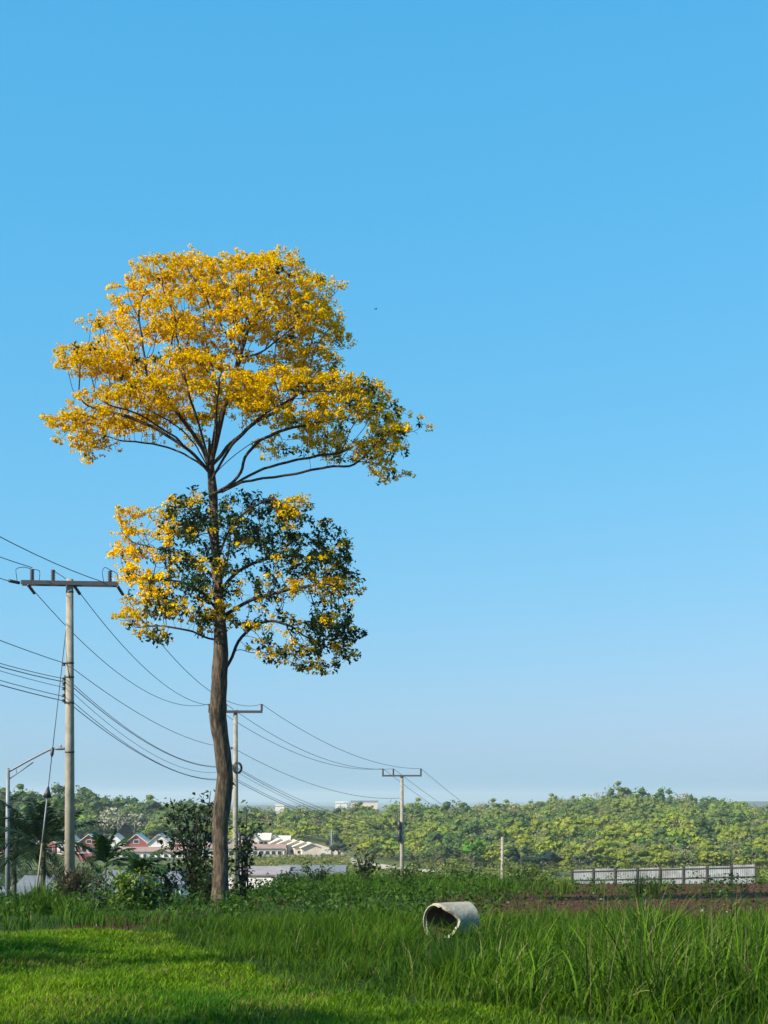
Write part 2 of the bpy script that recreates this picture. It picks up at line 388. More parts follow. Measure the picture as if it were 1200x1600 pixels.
LO = [
 [(343, 1000, 0), (325, 998, -.1), (300, 987, -.3), (255, 980, -.4), (215, 985, -.4)],
 [(341, 925, 0), (325, 890, .2), (300, 868, .3), (270, 858, .4), (230, 850, .4)],
 [(336, 850, 0), (320, 820, -.3), (302, 800, -.5), (280, 790, -.6)],
 [(347, 1058, .02), (362, 1025, .05), (371, 1000, .1), (392, 978, .2), (422, 966, .2), (455, 978, .1)],
 [(347, 965, 0), (380, 946, -.3), (420, 935, -.5), (460, 925, -.6), (510, 920, -.7)],
 [(342, 925, 0), (365, 890, .3), (400, 870, .5), (450, 860, .6), (500, 868, .6)],
 [(338, 875, 0), (360, 830, -.2), (390, 800, -.4), (430, 785, -.5)],
 [(340, 890, 0), (336, 850, -.7), (325, 815, -1.1)],
 [(341, 910, 0), (350, 870, .8), (350, 825, 1.2)],
 [(344, 960, 0), (322, 930, -.5), (285, 915, -.8), (240, 912, -.9)],
]
poly_up = np.array([(66, 676), (95, 650), (135, 622), (150, 600), (128, 588), (74, 585), (74, 565), (105, 545), (138, 540), (140, 512), (165, 490), (178, 462), (215, 434), (250, 425), (280, 409), (340, 405), (375, 396), (430, 392), (480, 410), (522, 445), (530, 480), (548, 505), (566, 518), (548, 535), (520, 548), (530, 575), (570, 592), (600, 612), (635, 648), (648, 688), (628, 712), (612, 756), (592, 745), (575, 715), (540, 700), (500, 690), (440, 690), (400, 680), (340, 672), (270, 672), (210, 676), (160, 690), (110, 714), (112, 690)], float)
poly_lo = np.array([(178, 812), (202, 788), (245, 768), (300, 768), (345, 778), (375, 762), (420, 770), (455, 778), (495, 792), (520, 832), (540, 872), (574, 914), (560, 938), (528, 962), (542, 990), (534, 1032), (498, 1056), (462, 1048), (425, 1035), (385, 1028), (376, 992), (345, 985), (300, 1004), (240, 1004), (192, 992), (183, 962), (196, 925), (190, 880), (185, 845)], float)

poly_up[:, 0] = 350 + (poly_up[:, 0] - 350) * 0.97
poly_lo[:, 0] += np.where(poly_lo[:, 0] > 480, 14, 0)

def inside(poly, x, y):
    r = np.zeros(len(x), bool); n = len(poly); j = n - 1
    for i in range(n):
        xi, yi = poly[i]; xj, yj = poly[j]
        c = ((yi > y) != (yj > y)) & (x < (xj - xi) * (y - yi) / (yj - yi + 1e-9) + xi)
        r ^= c; j = i
    return r

def crown_points(poly, n, xc, seed, pad, thr, depthk, shell):
    """points filling the crown as a round body of the traced width at every height"""
    r = np.random.default_rng(seed); out = []
    x0, y0 = poly.min(0); x1, y1 = poly.max(0)
    rows = np.arange(y0, y1 + 1, 4.0); ext = []
    for yv in rows:
        xs = np.arange(x0 - 2, x1 + 2, 2.0); m = inside(poly, xs, np.full(len(xs), yv))
        ext.append((xs[m].min(), xs[m].max()) if m.any() else (xc, xc))
    ext = np.array(ext)
    cnt = 0
    while cnt < n:
        y = r.uniform(y0, y1); x = r.uniform(x0, x1)
        if not inside(poly, np.array([x]), np.array([y]))[0]: continue
        l, rr = np.interp(y, rows, ext[:, 0]), np.interp(y, rows, ext[:, 1])
        c = 0.5 * (l + rr); W = max(0.5 * (rr - l), 8)
        hd = math.sqrt(max(0.0, 1 - ((x - c) / W) ** 2)) * W * depthk
        t = r.uniform(-1, 1); dpt = t * hd
        rad = math.hypot((x - c) / W, t * math.sqrt(max(0.0, 1 - ((x - c) / W) ** 2)))
        if r.random() > shell + (1 - shell) * rad: continue
        p = TP(x, y, dpt * MPP)
        if mnoise.noise((p[0] / pad[0] + seed, p[1] / pad[0], p[2] / pad[1])) + 0.35 * mnoise.noise((p[0] / pad[0] * 2.3, p[1] / pad[0] * 2.3 + seed, p[2] / pad[1] * 2.3)) < thr: continue
        out.append((p[0], p[1], p[2], x, y)); cnt += 1
    return np.array(out)

def colonise(limbs, attr, step=0.11, kill=0.12, iters=110):
    pos, par, lid = [], [], []
    for k, L in enumerate(limbs):
        pts = spline(np.array([TP(*q) for q in L]), max(6, int(sum(np.linalg.norm(np.subtract(TP(*L[i + 1]), TP(*L[i]))) for i in range(len(L) - 1)) / step)))
        for i, q in enumerate(pts):
            w = q if i == 0 else q + rng.normal(0, 0.012, 3)
            pos.append(w); par.append(-1 if i == 0 else len(pos) - 2); lid.append(k)
    pos = [np.asarray(p) for p in pos]
    A = attr.copy(); alive = np.ones(len(A), bool)
    bd = np.full(len(A), 1e9); bi = np.zeros(len(A), int)
    done = 0
    starts = {i for i, q in enumerate(par) if q < 0}
    for it in range(iters):
        new = np.array(pos[done:]); idx = np.array([i for i in range(done, len(pos))])
        for s0 in range(0, len(new), 400):
            D = np.linalg.norm(A[:, None, :] - new[None, s0:s0 + 400, :], axis=2)
            j = D.argmin(1); dm = D[np.arange(len(A)), j]
            u = dm < bd; bd[u] = dm[u]; bi[u] = idx[s0 + j[u]]
        done = len(pos)
        alive &= bd > kill
        if not alive.any(): break
        act = np.nonzero(alive & (bd < 3.0))[0]
        grow = {}
        for a in act:
            d = A[a] - pos[bi[a]]; grow.setdefault(bi[a], []).append(d / (np.linalg.norm(d) + 1e-9))
        if not grow: break
        for b, ds in grow.items():
            d = np.mean(ds, 0)
            if par[b] >= 0: d = d + 0.25 * unit(pos[b] - pos[par[b]])
            d = d + rng.normal(0, 0.14, 3); d[2] += 0.03
            pos.append(pos[b] + unit(d) * step); par.append(b); lid.append(lid[b])
    return np.array(pos), np.array(par), np.array(lid)

def limb_meshes(pos, par, lid, nlimb, rtip, expo, minr):
    n = len(pos); kids = [[] for _ in range(n)]
    for i, p in enumerate(par):
        if p >= 0: kids[p].append(i)
    cnt = np.zeros(n)
    order = np.argsort(-np.arange(n))
    for i in order:
        if not kids[i]: cnt[i] = 1
        if par[i] >= 0: cnt[par[i]] += cnt[i]
    rad = np.maximum(rtip * cnt ** (1 / expo), minr)
    mbs = [MB() for _ in range(nlimb)]
    heads = [i for i in range(n) if par[i] < 0]
    stack = [(h, None) for h in heads]
    while stack:
        h, pre = stack.pop()
        ch = [pre] if pre is not None else []; ch.append(h); cur = h
        while kids[cur]:
            ks = sorted(kids[cur], key=lambda q: -cnt[q]); nxt = ks[0]
            for q in ks[1:]: stack.append((q, cur))
            ch.append(nxt); cur = nxt
        if len(ch) < 2: continue
        pts = pos[ch]; rr = rad[ch].copy()
        if pre is not None: rr[0] = rad[h]
        rr[-1] *= 0.5
        if len(pts) > 4: pts = pts.copy(); pts[1:-1] = 0.25 * pts[:-2] + 0.5 * pts[1:-1] + 0.25 * pts[2:]
        mbs[lid[h]].tube(pts - T0, rr, 7 if rr.max() > 0.03 else (5 if rr.max() > 0.014 else 3), False)
    return mbs, rad, cnt, kids

def pompoms(cen, rad, per, c0, c1, size):
    """round heads of crumpled trumpet flowers"""
    n = len(cen); k = per
    d = unit(rng.normal(size=(n * k, 3)))
    r = rep(rad, k)[:, None] * rng.uniform(0.35, 1.0, (n * k, 1)) ** 0.6
    d[:, 2] *= 0.75
    c = rep(cen, k) + d * r
    V, Q = cards(c, size * rng.uniform(0.7, 1.3, n * k), 0.2, 0.85, d, 1.4, 0.1, 0.5)
    t = rng.random((n, 1)); tt = rng.random((n * k, 1))
    cc = np.asarray(c0) * (1 - t) + np.asarray(c1) * t
    cc = rep(cc, k) * (0.78 + 0.4 * tt)
    return V, Q, rep(cc, 4)

def leaf_sprays(cen, per, size, spread, c0, c1, droop=0.5):
    n = len(cen); k = per
    d = unit(rng.normal(size=(n * k, 3)))
    c = rep(cen, k) + d * spread * rng.uniform(0.2, 1, (n * k, 1))
    V, Q = cards(c, size * rng.uniform(0.6, 1.3, n * k), 0.5, 0.5, d, 0.6, droop, 0.3)
    t = rng.random((n * k, 1)); cc = np.asarray(c0) * (1 - t) + np.asarray(c1) * t
    return V, Q, rep(cc, 4)

YEL0, YEL1 = (0.80, 0.57, 0.000), (0.74, 0.46, 0.000)
GRN0, GRN1 = (0.014, 0.034, 0.010), (0.035, 0.070, 0.016)

def grow_tier(limbs, att, is_flower, leaf_frac, seed):
    pos, par, lid = colonise(limbs, att[:, :3])
    mbs, rad, cnt, kids = limb_meshes(pos, par, lid, len(limbs), 0.0032, 2.1, 0.0048)
    r = np.random.default_rng(seed)
    fl = {}; lf = {}
    seedn = sum(1 for _ in range(0))
    for i in range(len(pos)):
        if cnt[i] > 4 or rad[i] > 0.014: continue
        q = pos[i]; px = q[0] / TD * F + 600; py = HZ - q[2] / TD * F
        pr = is_flower(px, py, q[1] - TD)
        tip = not kids[i]
        if r.random() < (0.98 if tip else 0.52):
            if r.random() < pr:
                for _k in range(3 if tip else 2): fl.setdefault(lid[i], []).append(q + r.normal(0, 1, 3) * (0.075, 0.075, 0.028) + (0, 0, 0.035))
            elif r.random() < leaf_frac(px, py): lf.setdefault(lid[i], []).append(q + r.normal(0, 0.05, 3))
    nf = nl = 0
    for k in range(len(limbs)):
        lo = mbs[k].build('limb', M['twig'], tree, True)
        if k in fl:
            c = np.array(fl[k]) - T0; nf += len(c)
            V, Q, C = pompoms(c, r.uniform(0.045, 0.095, len(c)), 11, YEL0, YEL1, 0.050)
            tag(obj('blossom', mesh_np('blossom', V, Q, C), M['flower'], lo), kind='stuff')
        if k in lf:
            c = np.array(lf[k]) - T0; nl += len(c)
            V, Q, C = leaf_sprays(c, 11, 0.11, 0.13, GRN0, GRN1)
            tag(obj('foliage', mesh_np('foliage', V, Q, C), M['leaf'], lo), kind='stuff')
    print('tier', len(pos), 'nodes', nf, 'flower heads', nl, 'leaf sprays')

def pads(poly, n, xc, seed, rx, rz, per, depthk, shell, gap):
    """flat clouds of blossom: clusters of points round spaced centres inside the crown"""
    r = np.random.default_rng(seed)
    c = crown_points(poly, n * 9, xc, seed, (1.4, 0.7), -0.35, depthk, shell); keep_ = []
    for q in c:
        if all(math.sqrt((q[0] - k[0]) ** 2 + (q[1] - k[1]) ** 2 + ((q[2] - k[2]) * 2.0) ** 2) > gap for k in keep_): keep_.append(q)
        if len(keep_) >= n: break
    out = []
    for q in keep_:
        s_ = r.uniform(0.7, 1.35); m_ = int(per * s_ * s_); a = r.uniform(0, 6.28, m_); u = np.sqrt(r.random(m_))
        dx, dy = u * np.cos(a) * rx * s_, u * np.sin(a) * rx * s_
        dz = rz * s_ * (r.uniform(-0.5, 0.8, m_)) * (1 - 0.6 * u * u) - 0.10 * u * u
        out.append(np.stack([q[0] + dx, q[1] + dy, q[2] + dz], 1))
    P_ = np.concatenate(out); px_ = P_[:, 0] / TD * F + 600; py_ = HZ - P_[:, 2] / TD * F
    ok = inside(poly, px_, py_) | (r.random(len(P_)) < 0.06)
    return np.concatenate([P_, px_[:, None], py_[:, None]], 1)[ok]
att_up = pads(poly_up, 190, 340, 3, 0.48, 0.15, 46, 0.60, 0.22, 0.50)
# the dome is hollow below: no flowers deep inside under the limbs
rn = np.hypot((att_up[:, 3] - 345) / 290, (att_up[:, 1] - TD) / 3.3)
keep = att_up[:, 4] < 625 + np.where(att_up[:, 3] > 480, 135, 90) * rn
for gx_, gy_, gr_ in [(343, 563, 26), (250, 545, 18), (505, 520, 14), (330, 690, 60), (430, 560, 15), (150, 612, 26)]:
    keep &= (np.hypot(att_up[:, 3] - gx_, (att_up[:, 4] - gy_) * 1.4) > gr_) | (rng.random(len(att_up)) < 0.12)
att_up = att_up[keep]
ex = []
for (xa, ya, xb, yb, n_) in ((570, 685, 606, 750, 110), (118, 708, 185, 688, 60), (84, 674, 130, 655, 40), (590, 640, 630, 690, 60)):
    t = rng.random(n_); qx = xa + (xb - xa) * t + rng.normal(0, 11, n_); qy = ya + (yb - ya) * t + rng.normal(0, 6, n_)
    ex += [(*TP(a, b, rng.normal(0, 0.28)), a, b) for a, b in zip(qx, qy)]
att_up = np.concatenate([att_up, np.array(ex)])
def fl_up(px, py, d):
    if px > 605 and 630 < py < 680: return 0.35
    return 0.97 - 0.22 * max(0, min(1, (px - 420) / 150))
grow_tier(UP, att_up, fl_up, lambda x, y: 0.45, 11)

att_lo = pads(poly_lo, 165, 360, 8, 0.36, 0.17, 32, 0.62, 0.35, 0.36)
keep = np.ones(len(att_lo), bool)
for gx_, gy_, gr_ in [(398, 895, 26), (380, 925, 18), (300, 850, 20), (300, 905, 14), (430, 1000, 22), (470, 955, 24), (365, 1015, 40), (420, 955, 14)]:
    keep &= (np.hypot(att_lo[:, 3] - gx_, (att_lo[:, 4] - gy_) * 1.3) > gr_) | (rng.random(len(att_lo)) < 0.15)
att_lo = att_lo[keep]
def fl_lo(px, py, d):
    f = 0.10
    f = max(f, 0.95 * math.exp(-((px - 205) / 62) ** 2))
    if py < 800 and px < 310: f = max(f, 0.6)
    f = max(f, 0.70 * math.exp(-((px - 465) / 45) ** 2 - ((py - 800) / 28) ** 2))
    f = max(f, 0.75 * math.exp(-((px - 500) / 60) ** 2 - ((py - 915) / 28) ** 2))
    if py > 935 and 250 < px < 360: f = max(f, 0.45)
    if py > 960 and px < 240: f = max(f, 0.5)
    if py > 1000: f = 0.3
    return f
def lf_lo(px, py):
    v = 0.48
    if 280 < px < 400 and py < 830: v = 1.0
    if px > 450 and 820 < py < 900: v = 1.0
    if px > 490 and 960 < py < 1040: v = 1.0
    if px < 350 and py > 930: v = 0.9
    if 350 < px < 480 and 880 < py < 1050: v = 0.3
    return v
grow_tier(LO, att_lo, fl_lo, lf_lo, 12)

# ------------------------------------------------------------------ utility poles and lines
def insulator(mb, base, h=0.32, r=0.075):
    zs = np.linspace(0, h, 15); rr = np.where(np.arange(15) % 2 == 0, r * 0.55, r)
    mb.tube(np.stack([0 * zs + base[0], 0 * zs + base[1], zs + base[2]], 1), rr, 8, True)

def utility_pole(base, top_z, arm_half, arm_dir, r0, r1, label, offs, arm_drop=0.12, extras=True, ins_h=0.34):
    """concrete pole with steel cross-arm and post insulators; returns tops of the insulators"""
    base = np.asarray(base, float); h = top_z - base[2]
    t = empty('utility_pole', base); tag(t, label, 'utility pole', 'concrete utility poles along the line')
    MB().tube([(0, 0, -0.5), (0, 0, h * 0.5), (0, 0, h)], [r0, (r0 + r1) / 2, r1], 16).build('shaft', M['concrete_pole'], t, True)
    tops = []
    if arm_half:
        a = np.array([arm_dir[0], arm_dir[1], 0]); a /= np.linalg.norm(a); nrm = np.array([-a[1], a[0], 0])
        za = h - arm_drop; m = MB()
        for s in (-1, 1):
            c0 = -a * arm_half + nrm * s * (r1 + 0.05); c1 = a * arm_half + nrm * s * (r1 + 0.05)
            for (p, q) in ((c0, c1),):
                w = nrm * 0.035; V = []
                for e in (p, q):
                    for dz in (-0.06, 0.06):
                        V += [e - w + (0, 0, za + dz), e + w + (0, 0, za + dz)]
                m.add(V, [(0, 1, 3, 2), (4, 6, 7, 5), (0, 4, 5, 1), (2, 3, 7, 6), (0, 2, 6, 4), (1, 5, 7, 3)])
        m.build('crossarm', M['steel_dark'], t)
        for o in offs:
            p = a * o + (0, 0, za + 0.06)
            mb = MB(); insulator(mb, p, ins_h); mb.build('insulator', M['porcelain'], t, True)
            tops.append(base + p + (0, 0, ins_h))
        return t, tops, a, nrm, za
    return t, tops, None, None, h

def line_between(p, q, sag, name, label, group, r=0.012, n=22):
    p = np.asarray(p, float); q = np.asarray(q, float); s = np.linspace(0, 1, n)
    pts = p + (q - p) * s[:, None]; pts[:, 2] -= 4 * sag * s * (1 - s)
    o = MB().tube(pts - p, r, 5, True).build(name, M['wire'], None, True)
    o.location = tuple(p); tag(o, label, 'cable', group)
    return o

p1 = P(109, 1400, 45.0); p1[2] = th(p1[0], p1[1]); z1 = P(108, 905, 45.0)[2]
p2 = P(368, 1400, 80.0); p2[2] = th(p2[0], p2[1]); z2 = P(368, 1109, 80.0)[2]
p3 = P(628, 1400, 111.0); p3[2] = th(p3[0], p3[1]); z3 = P(627, 1211, 111.0)[2]
p0 = np.array([-13.0, 12.0, 0]); p0[2] = th(p0[0], p0[1])
p4 = P(785, 1400, 128.0); p4[2] = th(p4[0], p4[1]); z4 = P(782, 1308, 128.0)[2]

def along(*d): return unit(np.array([d[0], d[1], 0.0]))[:2]
U1, T1, a1, n1, za1 = utility_pole(p1, z1, 1.38, (1, 0.12), 0.165, 0.105, 'thick concrete utility pole with guy wire and street lamp arm beside it', (-1.08, -0.48, 1.16), 0.13)
U2, T2, a2, n2, za2 = utility_pole(p2, z2, 1.40, (1, 0.05), 0.17, 0.11, 'concrete utility pole just behind the yellow tree trunk with a cable coil', (-1.35, -0.5, 1.36), 0.1)
U3, T3, a3, n3, za3 = utility_pole(p3, z3, 1.42, (1, -0.12), 0.17, 0.11, 'concrete utility pole with angular crossarm against the wooded hill', (-1.38, -0.62, 1.38), 0.05, ins_h=0.45)
U4, _, _, _, h4 = utility_pole(p4, z4, 0, (1, 0), 0.17, 0.12, 'short bare concrete post without crossarm in front of the wooded hill', ())
# near pole: dead-end strings, jumpers, spool insulators, band clamps
T_before = [p1 + a1[:3] * o + (0, 0, za1 + dz) for o, dz in ((-1.5, 0.02), (-0.48, 0.3), (1.16, 0.16))]
for o, s in ((-1.2, 1), (0.12, 1), (1.38, 1)):
    m = MB(); b = a1 * o + (0, 0, za1 - 0.05); e = b + unit(p2 - p1) * 0.5 + np.array([0.06, 0, -0.16]); L = np.linspace(0, 1, 11)
    m.tube(b + (e - b) * L[:, None], np.where(np.arange(11) % 2 == 0, 0.03, 0.055), 8); m.build('strain_insulator', M['porcelain'], U1, True)
m = MB(); b = a1 * -1.45 + (0, 0, za1); m.tube([b, b + (-0.22, -0.3, 0.02)], 0.05, 8); m.build('strain_insulator', M['porcelain'], U1, True)
for (pts) in ([(-1.5, za1 + .0), (-1.56, za1 + .42), (-1.3, za1 + .47), (-1.08, za1 + .40), (-0.85, za1 + .38), (-0.88, za1 + 0.02)],
              [(0.98, za1 + .05), (0.93, za1 + .38), (1.0, za1 + .52), (1.16, za1 + .42), (1.38, za1 + .33), (1.40, za1 - .1)],
              [(-0.48, za1 + .38), (-0.2, za1 + .2), (0.0, za1 + .05), (0.12, za1 - .1)]):
    q = np.array([a1 * x + (0, 0, z) for x, z in pts]); MB().tube(spline(q, 26), 0.011, 5).build('jumper_wire', M['wire'], U1, True)
spool_py = [1038, 1061, 1069, 1076, 1087, 1095]
for py in spool_py:
    z = P(100, py, 45.0)[2] - p1[2]
    MB().tube([(-0.17, -.03, z - 0.045), (-0.17, -.03, z - 0.015), (-0.17, -.03, z + 0.015), (-0.17, -.03, z + 0.045)], [0.06, 0.04, 0.04, 0.06], 8).build('spool_insulator', M['black'], U1, True)
MB().box(-0.15, -0.10, -0.05, 0.02, P(0, 1100, 45)[2] - p1[2], P(0, 1055, 45)[2] - p1[2]).build('spool_rack', M['steel_dark'], U1)
for py in (925, 1036, 1058, 1098, 1175):
    z = P(0, py, 45)[2] - p1[2]; rr = 0.165 + (0.105 - 0.165) * z / (z1 - p1[2]) + 0.006
    MB().tube([(0, 0, z - 0.03), (0, 0, z + 0.03)], rr, 16).build('band_clamp', M['steel_dark'], U1, True)
# second and third poles: cable coil, boxes, spools
zc = P(0, 1200, 80)[2] - p2[2]; aa = np.linspace(0, 2 * np.pi, 25)
m = MB()
for k, rr in enumerate((0.30, 0.26, 0.22)):
    m.tube(np.stack([0.12 + rr * 0.8 * np.cos(aa), -0.2 - 0.03 * k + 0 * aa, zc + rr * 1.0 * np.sin(aa)], 1), 0.03, 6)
m.build('cable_coil', M['black'], U2, True)
for py in (1169, 1196, 1214):
    z = P(0, py, 80)[2] - p2[2]; MB().tube([(-0.2, -.03, z - 0.06), (-0.2, -.03, z), (-0.2, -.03, z + 0.06)], [0.06, 0.04, 0.06], 8).build('spool_insulator', M['black'], U2, True)
for py, hh in ((1290, 0.30), (1306, 0.42)):
    z = P(0, py, 111)[2] - p3[2]; MB().tube([(-0.18, -.2, z - hh), (-0.18, -.2, z - hh * .8), (-0.18, -.2, z + hh * .8), (-0.18, -.2, z + hh)], [0.10, 0.17, 0.17, 0.10], 10).build('splice_case', M['black'], U3, True)
z = P(0, 1318, 128)[2] - p4[2]
MB().box(-0.5, 0.12, -0.06, 0.06, z - 0.2, z - 0.12).build('bracket', M['concrete_pole'], U4)

END = ('outer arm end', 'beside the shaft', 'arm end towards the tree')
ORD = ('uppermost', 'second highest', 'third highest', 'fourth highest', 'second lowest', 'lowest')
POWER = 'overhead power conductors'; COMM = 'overhead communication cables'
for k in range(3):
    # from the unseen pole beside the viewer
    a0 = np.array([p0[0] + (-1.4, -0.4, 1.4)[k], p0[1] + 0.2, 8.6])
    e = [p1 + a1 * -1.58 + (0, 0, za1), T1[0] + np.array([-0.0, 0, 0.05]), p1 + a1 * 1.0 + (0, 0, za1 + 0.05)][k]
    line_between(a0, e, (0.9, 0.9, 0.95)[k], 'power_line', 'black conductor running from the thick pole out over the lawn, ' + END[k], POWER)
    b = [p1 + a1 * -1.15 + (0.05, .5, za1 - 0.21), p1 + a1 * 0.15 + (0.05, .5, za1 - 0.21), p1 + a1 * 1.42 + (0.05, .5, za1 - 0.21)][k]
    line_between(b, T2[k], (1.15, 1.1, 1.15)[k], 'power_line', 'black conductor from thick pole to the pole behind the trunk, ' + END[k], POWER)
    line_between(T2[k], T3[k], (1.05, 1.05, 0.85)[k], 'power_line', 'black conductor, coil pole to angular crossarm pole, ' + END[k], POWER, 0.014)
    far = np.array([22.0 + 1.4 * k, 190.0, -9.0])
    line_between(T3[k], far, 1.2, 'power_line', 'black conductor from angular crossarm pole to hill trees, ' + END[k], POWER, 0.015)
comm = [(1037, 1168, 1247), (1061, 1195, 1290), (1066, 1197, 1294), (1075, 1202, 1299), (1089, 1214, 1306), (1096, 1217, 1309)]
for k, (ya, yb, yc) in enumerate(comm):
    A_ = P(103, ya, 45.0); B_ = P(363, yb, 80.0); C_ = P(626, yc, 111.0)
    A0 = np.array([p0[0], p0[1] + 0.3, (6.6, 6.1, 5.9, 5.6, 5.1, 4.9)[k]])
    rr = (0.011, 0.010, 0.013, 0.008, 0.010, 0.013)[k]
    line_between(A0, A_, (0.55, 0.8, 0.75, 0.6, 0.5, 0.45)[k], 'communication_cable', ORD[k] + ' thin cable below the crossarm reaching the thick pole from the lawn side', COMM, rr)
    line_between(P(112, ya + 6, 45.0), B_, (0.55, 0.85, 0.8, 0.95, 0.85, 0.75)[k], 'communication_cable', ORD[k] + ' thin cable below the crossarms from the thick pole to the coil pole', COMM, rr)
    line_between(B_, C_, (0.8, 0.7, 0.75, 0.7, 0.6, 0.6)[k], 'communication_cable', ORD[k] + ' thin cable from the coil pole to the angular crossarm pole', COMM, rr + 0.002)
# guy wire with its strain insulator, hood and pale guard tube
gA, gB = P(103, 985, 45.0), P(57, 1395, 43.5)
gw = empty('guy_wire', gB); tag(gw, 'slanting guy wire with dark hood and pale guard tube beside the thick pole', 'guy wire')
def on_guy(py):
    s = (py - 985) / (1395 - 985); return gA + (gB - gA) * s - gB
MB().tube([on_guy(985), on_guy(1250)], 0.012, 6).build('wire', M['wire'], gw, True)
MB().tube([on_guy(1171), on_guy(1174), on_guy(1182), on_guy(1186)], [0.02, 0.05, 0.05, 0.02], 8).build('strain_insulator', M['black'], gw, True)
MB().tube([on_guy(1232), on_guy(1240), on_guy(1249)], [0.02, 0.07, 0.13], 10).build('hood', M['black'], gw, True)
MB().tube([on_guy(1249), on_guy(1320)], 0.022, 6).build('rod', M['galv'], gw, True)
MB().tube([on_guy(1320), on_guy(1398)], 0.026, 8).build('guard_tube', M['guard'], gw, True)

# street lamp
lb = P(12, 1422, 50.0); sl = empty('street_lamp', lb); tag(sl, 'slim galvanised street lamp with long rising braced arm', 'street lamp')
def sp(px, py, d=50.0): return P(px, py, d) - lb
MB().tube([sp(12, 1430), sp(12, 1300), sp(12.5, 1203)], [0.085, 0.075, 0.06], 12).build('post', M['galv'], sl, True)
MB().tube([sp(12.5, 1202), sp(12.5, 1200)], [0.068, 0.03], 12).build('post_cap', M['galv'], sl, True)
MB().tube(spline([sp(13, 1206), sp(45, 1188), sp(80, 1170), sp(88, 1169)], 20), 0.035, 8).build('arm', M['galv'], sl, True)
MB().tube([sp(13, 1218), sp(52, 1191)], 0.022, 8).build('brace', M['galv'], sl, True)
MB().tube([sp(25, 1200), sp(26, 1208)], 0.012, 6).build('strut', M['galv'], sl, True)
m = MB(); hp = sp(95, 1170); zs = np.linspace(-0.22, 0.22, 9)
m.tube(np.stack([hp[0] + zs, hp[1] + 0 * zs, hp[2] + 0.012 * np.cos(zs * 7)], 1), [0.02, 0.045, 0.05, 0.055, 0.055, 0.05, 0.045, 0.035, 0.015], 8)
lh = m.build('lamp_head', M['galv'], sl, True)
MB().tube([hp + (0, 0, 0.05), hp + (0, 0, 0.13)], 0.03, 8).build('photocell', M['galv'], lh, True)

# ------------------------------------------------------------------ concrete pipe with a broken mouth
pc = P(706, 1463, 21.0); pc[2] = th(pc[0], pc[1])
pipe = empty('concrete_pipe', pc, R(36)); tag(pipe, 'weathered concrete drain pipe lying in the grass with a broken mouth', 'pipe')
RO, RI, LN = 0.262, 0.218, 0.54
na, nl = 64, 26; ang = np.linspace(0, 2 * np.pi, na, endpoint=False)
def start_x(a):
    """ragged mouth: bitten away on the side towards the viewer"""
    a = (a + np.pi) % (2 * np.pi) - np.pi                 # 0 = viewer side, pi/2 = top
    bite = 0.20 * math.exp(-((a - 0.1) / 0.6) ** 2) + 0.10 * math.exp(-((a + 0.75) / 0.4) ** 2)
    return -LN / 2 + max(0, bite) + 0.014 * mnoise.noise((a * 4, 1.3, 0.2)) + 0.008 * mnoise.noise((a * 11, 4.3, 0.2))
V = []; 
for ring in (RO, RI):
    for i in range(nl):
        for a in ang:
            x0 = start_x(a); x = x0 + (LN / 2 - x0) * i / (nl - 1)
            rr = ring + 0.004 * mnoise.noise((x * 6, math.cos(a) * 2, math.sin(a) * 2))
            V.append((x, -rr * math.cos(a), RO - 0.05 + rr * math.sin(a)))
V = np.array(V); Q = []; QI = []
N1 = nl * na
for i in range(nl - 1):
    for j in range(na):
        k = (j + 1) % na
        Q.append((i * na + j, (i + 1) * na + j, (i + 1) * na + k, i * na + k)); QI.append((i * na + j, i * na + k, (i + 1) * na + k, (i + 1) * na + j))
for j in range(na):
    k = (j + 1) % na
    Q.append((j, k, N1 + k, N1 + j)); e = (nl - 1) * na; Q.append((e + j, N1 + e + j, N1 + e + k, e + k))
obj('pipe_wall', mesh_np('pipe_wall', V, np.array(Q), None, False), M['pipe'], pipe)
obj('inner_wall', mesh_np('inner_wall', V[N1:], np.array(QI), None, True), M['stained'], pipe)['label'] = 'mud stained inside of the pipe, darkened for shade'
m = MB(); aa = np.linspace(np.pi * 0.35, np.pi * 1.75, 40)      # spigot lip at the mouth
for i, (xx, ro) in enumerate(((-LN / 2 - 0.035, RO - 0.022), (-LN / 2 + 0.03, RO - 0.022))): pass
lipV = []; 
for xx in (-LN / 2 - 0.04, -LN / 2 + 0.02):
    for ro in (RO - 0.020, RI + 0.012):
        for a in aa: lipV.append((xx + 0.01 * mnoise.noise((a * 5, xx, 2)), -ro * math.cos(a), RO - 0.05 + ro * math.sin(a)))
n = 40; lipQ = []
for j in range(n - 1):
    lipQ += [(j, j + 1, 2 * n + j + 1, 2 * n + j), (n + j, 3 * n + j, 3 * n + j + 1, n + j + 1), (j, n + j, n + j + 1, j + 1)]
lipQ += [(0, 2 * n, 3 * n, n), (n - 1, 2 * n - 1, 4 * n - 1, 3 * n - 1)]
obj('spigot_lip', mesh_np('spigot_lip', np.array(lipV), np.array(lipQ)), M['pipe'], pipe)

m = MB(); aa = np.linspace(-np.pi * 0.95, -np.pi * 0.05, 16); xs = np.linspace(-LN / 2 + 0.12, LN / 2 - 0.02, 10)   # red mud washed in
mv = [(x_, -(RI - 0.012) * math.cos(a_) * 0.985, RO - 0.05 + (RI - 0.012) * max(math.sin(a_), -0.55 + 0.10 * mnoise.noise((x_ * 5, a_ * 2, 3)))) for x_ in xs for a_ in aa]
mq = [(i * 16 + j, i * 16 + j + 1, (i + 1) * 16 + j + 1, (i + 1) * 16 + j) for i in range(9) for j in range(15)]
obj('mud', mesh_np('mud', np.array(mv), np.array(mq), None, True), M['clod'], pipe)

